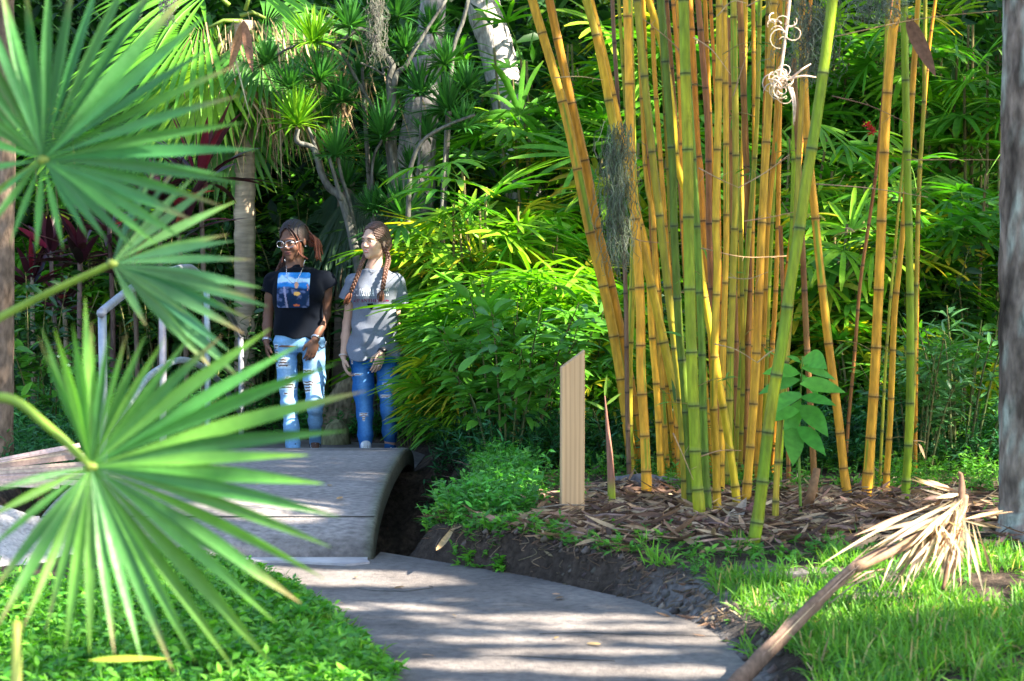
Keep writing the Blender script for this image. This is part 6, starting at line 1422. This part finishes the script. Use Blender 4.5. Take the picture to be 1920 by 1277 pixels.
for q in (-.007,0,.007): ring_tube(mb,c+axd*q,axd,.0275,.0046,(.015,.015,.017))
w_=inv(mb.build('watch',MT['plain'],e),loc)
mb=MB(); fdir=nrm(np.array([.35,-.9,.1])); fdir=nrm(fdir-axd*(fdir@axd)); tube(mb,[c+fdir*.024,c+fdir*.036],[.015,.014],(.01,.01,.014),8,flat=1.3); inv(mb.build('watch_face',MT['plain'],w_),loc)
mb=MB(); hd_=nrm(A[3]-A[2]); ring_tube(mb,A[2]+hd_*.098+np.array([.012,-.0,.0]),hd_,.0105,.002,(.8,.8,.82)); inv(mb.build('ring',MT['metal'],e),loc)
# lettering
def word(txt,x0,x1,yb,yt,name,col,gapf=.12,sl=0.):
    n=sum(.55 if c==' ' else 1 for c in txt); wch=1/n; out=[]; x=0.
    for c in txt:
        w_=wch*(.55 if c==' ' else 1)
        if c!=' ':
            for q in LTR(c): out.append([(x+w_*(gapf/2+a*(1-gapf)),b) for a,b in q])
        x+=w_
    A_=J(x0,yb,-.13); B_=J(x1,yb+sl,-.13); C_=J(x0,yt,-.13); fin=[]
    ex=B_-A_; ez=C_-A_
    mb=MB()
    for q in out:
        pts=np.array([A_+ex*a+ez*b for a,b in q]); pp=project(pts,H2['bv'],.0028,(0,1,0)); mb.add(pp,[(0,1,2,3)],col)
    return inv(mb.build(name,MT['cloth'],H2['shirt'],smooth=False),loc)
word('FLORIDA TECH',661,729,555,541.5,'lettering',(.88,.88,.90),.10)
word('PANTHERS',669,722,566.5,560.5,'lettering',(.16,.01,.05),.08)
mb=MB()
for q in ([(661,563.5),(667,562),(667,565),(661,567)],[(723,562),(729,563),(729,565.5),(723,565)]):
    mb.add(project([J(a,b,-.13) for a,b in q],H2['bv'],.0028,(0,1,0)),[(0,1,2,3)],(.20,.02,.07))
inv(mb.build('bar',MT['cloth'],H2['shirt'],smooth=False),loc)
mb=MB()
for q,cc in (([(688,569.5),(692,569),(699,568.5),(700,572)],(.01,.01,.012)),([(688,569.5),(700,572),(699.5,577),(692,576)],(.01,.01,.012)),([(692,576),(699.5,577),(697.5,581),(694,579)],(.01,.01,.012)),([(694,574.5),(697,574),(697.5,576),(695,576)],(.75,.75,.78))):
    mb.add(project([J(a,b,-.13) for a,b in q],H2['bv'],.003 if cc[0]<.1 else .0036,(0,1,0)),[(0,1,2,3)],cc)
inv(mb.build('emblem',MT['cloth'],H2['shirt'],smooth=False),loc)
# ================================================================ CAMERA, LIGHT, WORLD
cam=bpy.data.cameras.new('camera'); co=bpy.data.objects.new('camera',cam); COL.objects.link(co); sc.camera=co
co.location=(0,0,CAMZ); co.rotation_euler=(PI/2-PITCH,0,0)
cam.lens=70.0; cam.sensor_width=36.0; cam.clip_start=.05; cam.clip_end=300
cam.dof.use_dof=True; cam.dof.focus_distance=12.5; cam.dof.aperture_fstop=5.6
w=bpy.data.worlds.new('World'); sc.world=w; w.use_nodes=True; nt=w.node_tree
bg=nt.nodes['Background']; sky=nt.nodes.new('ShaderNodeTexSky'); sky.sky_type='NISHITA'; sky.sun_disc=False
sky.sun_elevation=math.radians(SUN_EL); az=math.atan2(SUN[0],SUN[1]); sky.sun_rotation=az
nt.links.new(sky.outputs[0],bg.inputs[0]); bg.inputs[1].default_value=.105
sl=bpy.data.lights.new('sun','SUN'); sl.energy=5.; sl.angle=math.radians(.55); sl.color=(1,.90,.74)
so=bpy.data.objects.new('sun',sl); COL.objects.link(so)
so.rotation_euler=Vector(tuple(SUN)).to_track_quat('Z','Y').to_euler()
sc.view_settings.view_transform='Standard'; sc.view_settings.look='None'; sc.view_settings.gamma=1.0; sc.view_settings.exposure=EXPO
sc.cycles.max_bounces=7; sc.cycles.diffuse_bounces=4; sc.cycles.transmission_bounces=4; sc.cycles.glossy_bounces=2
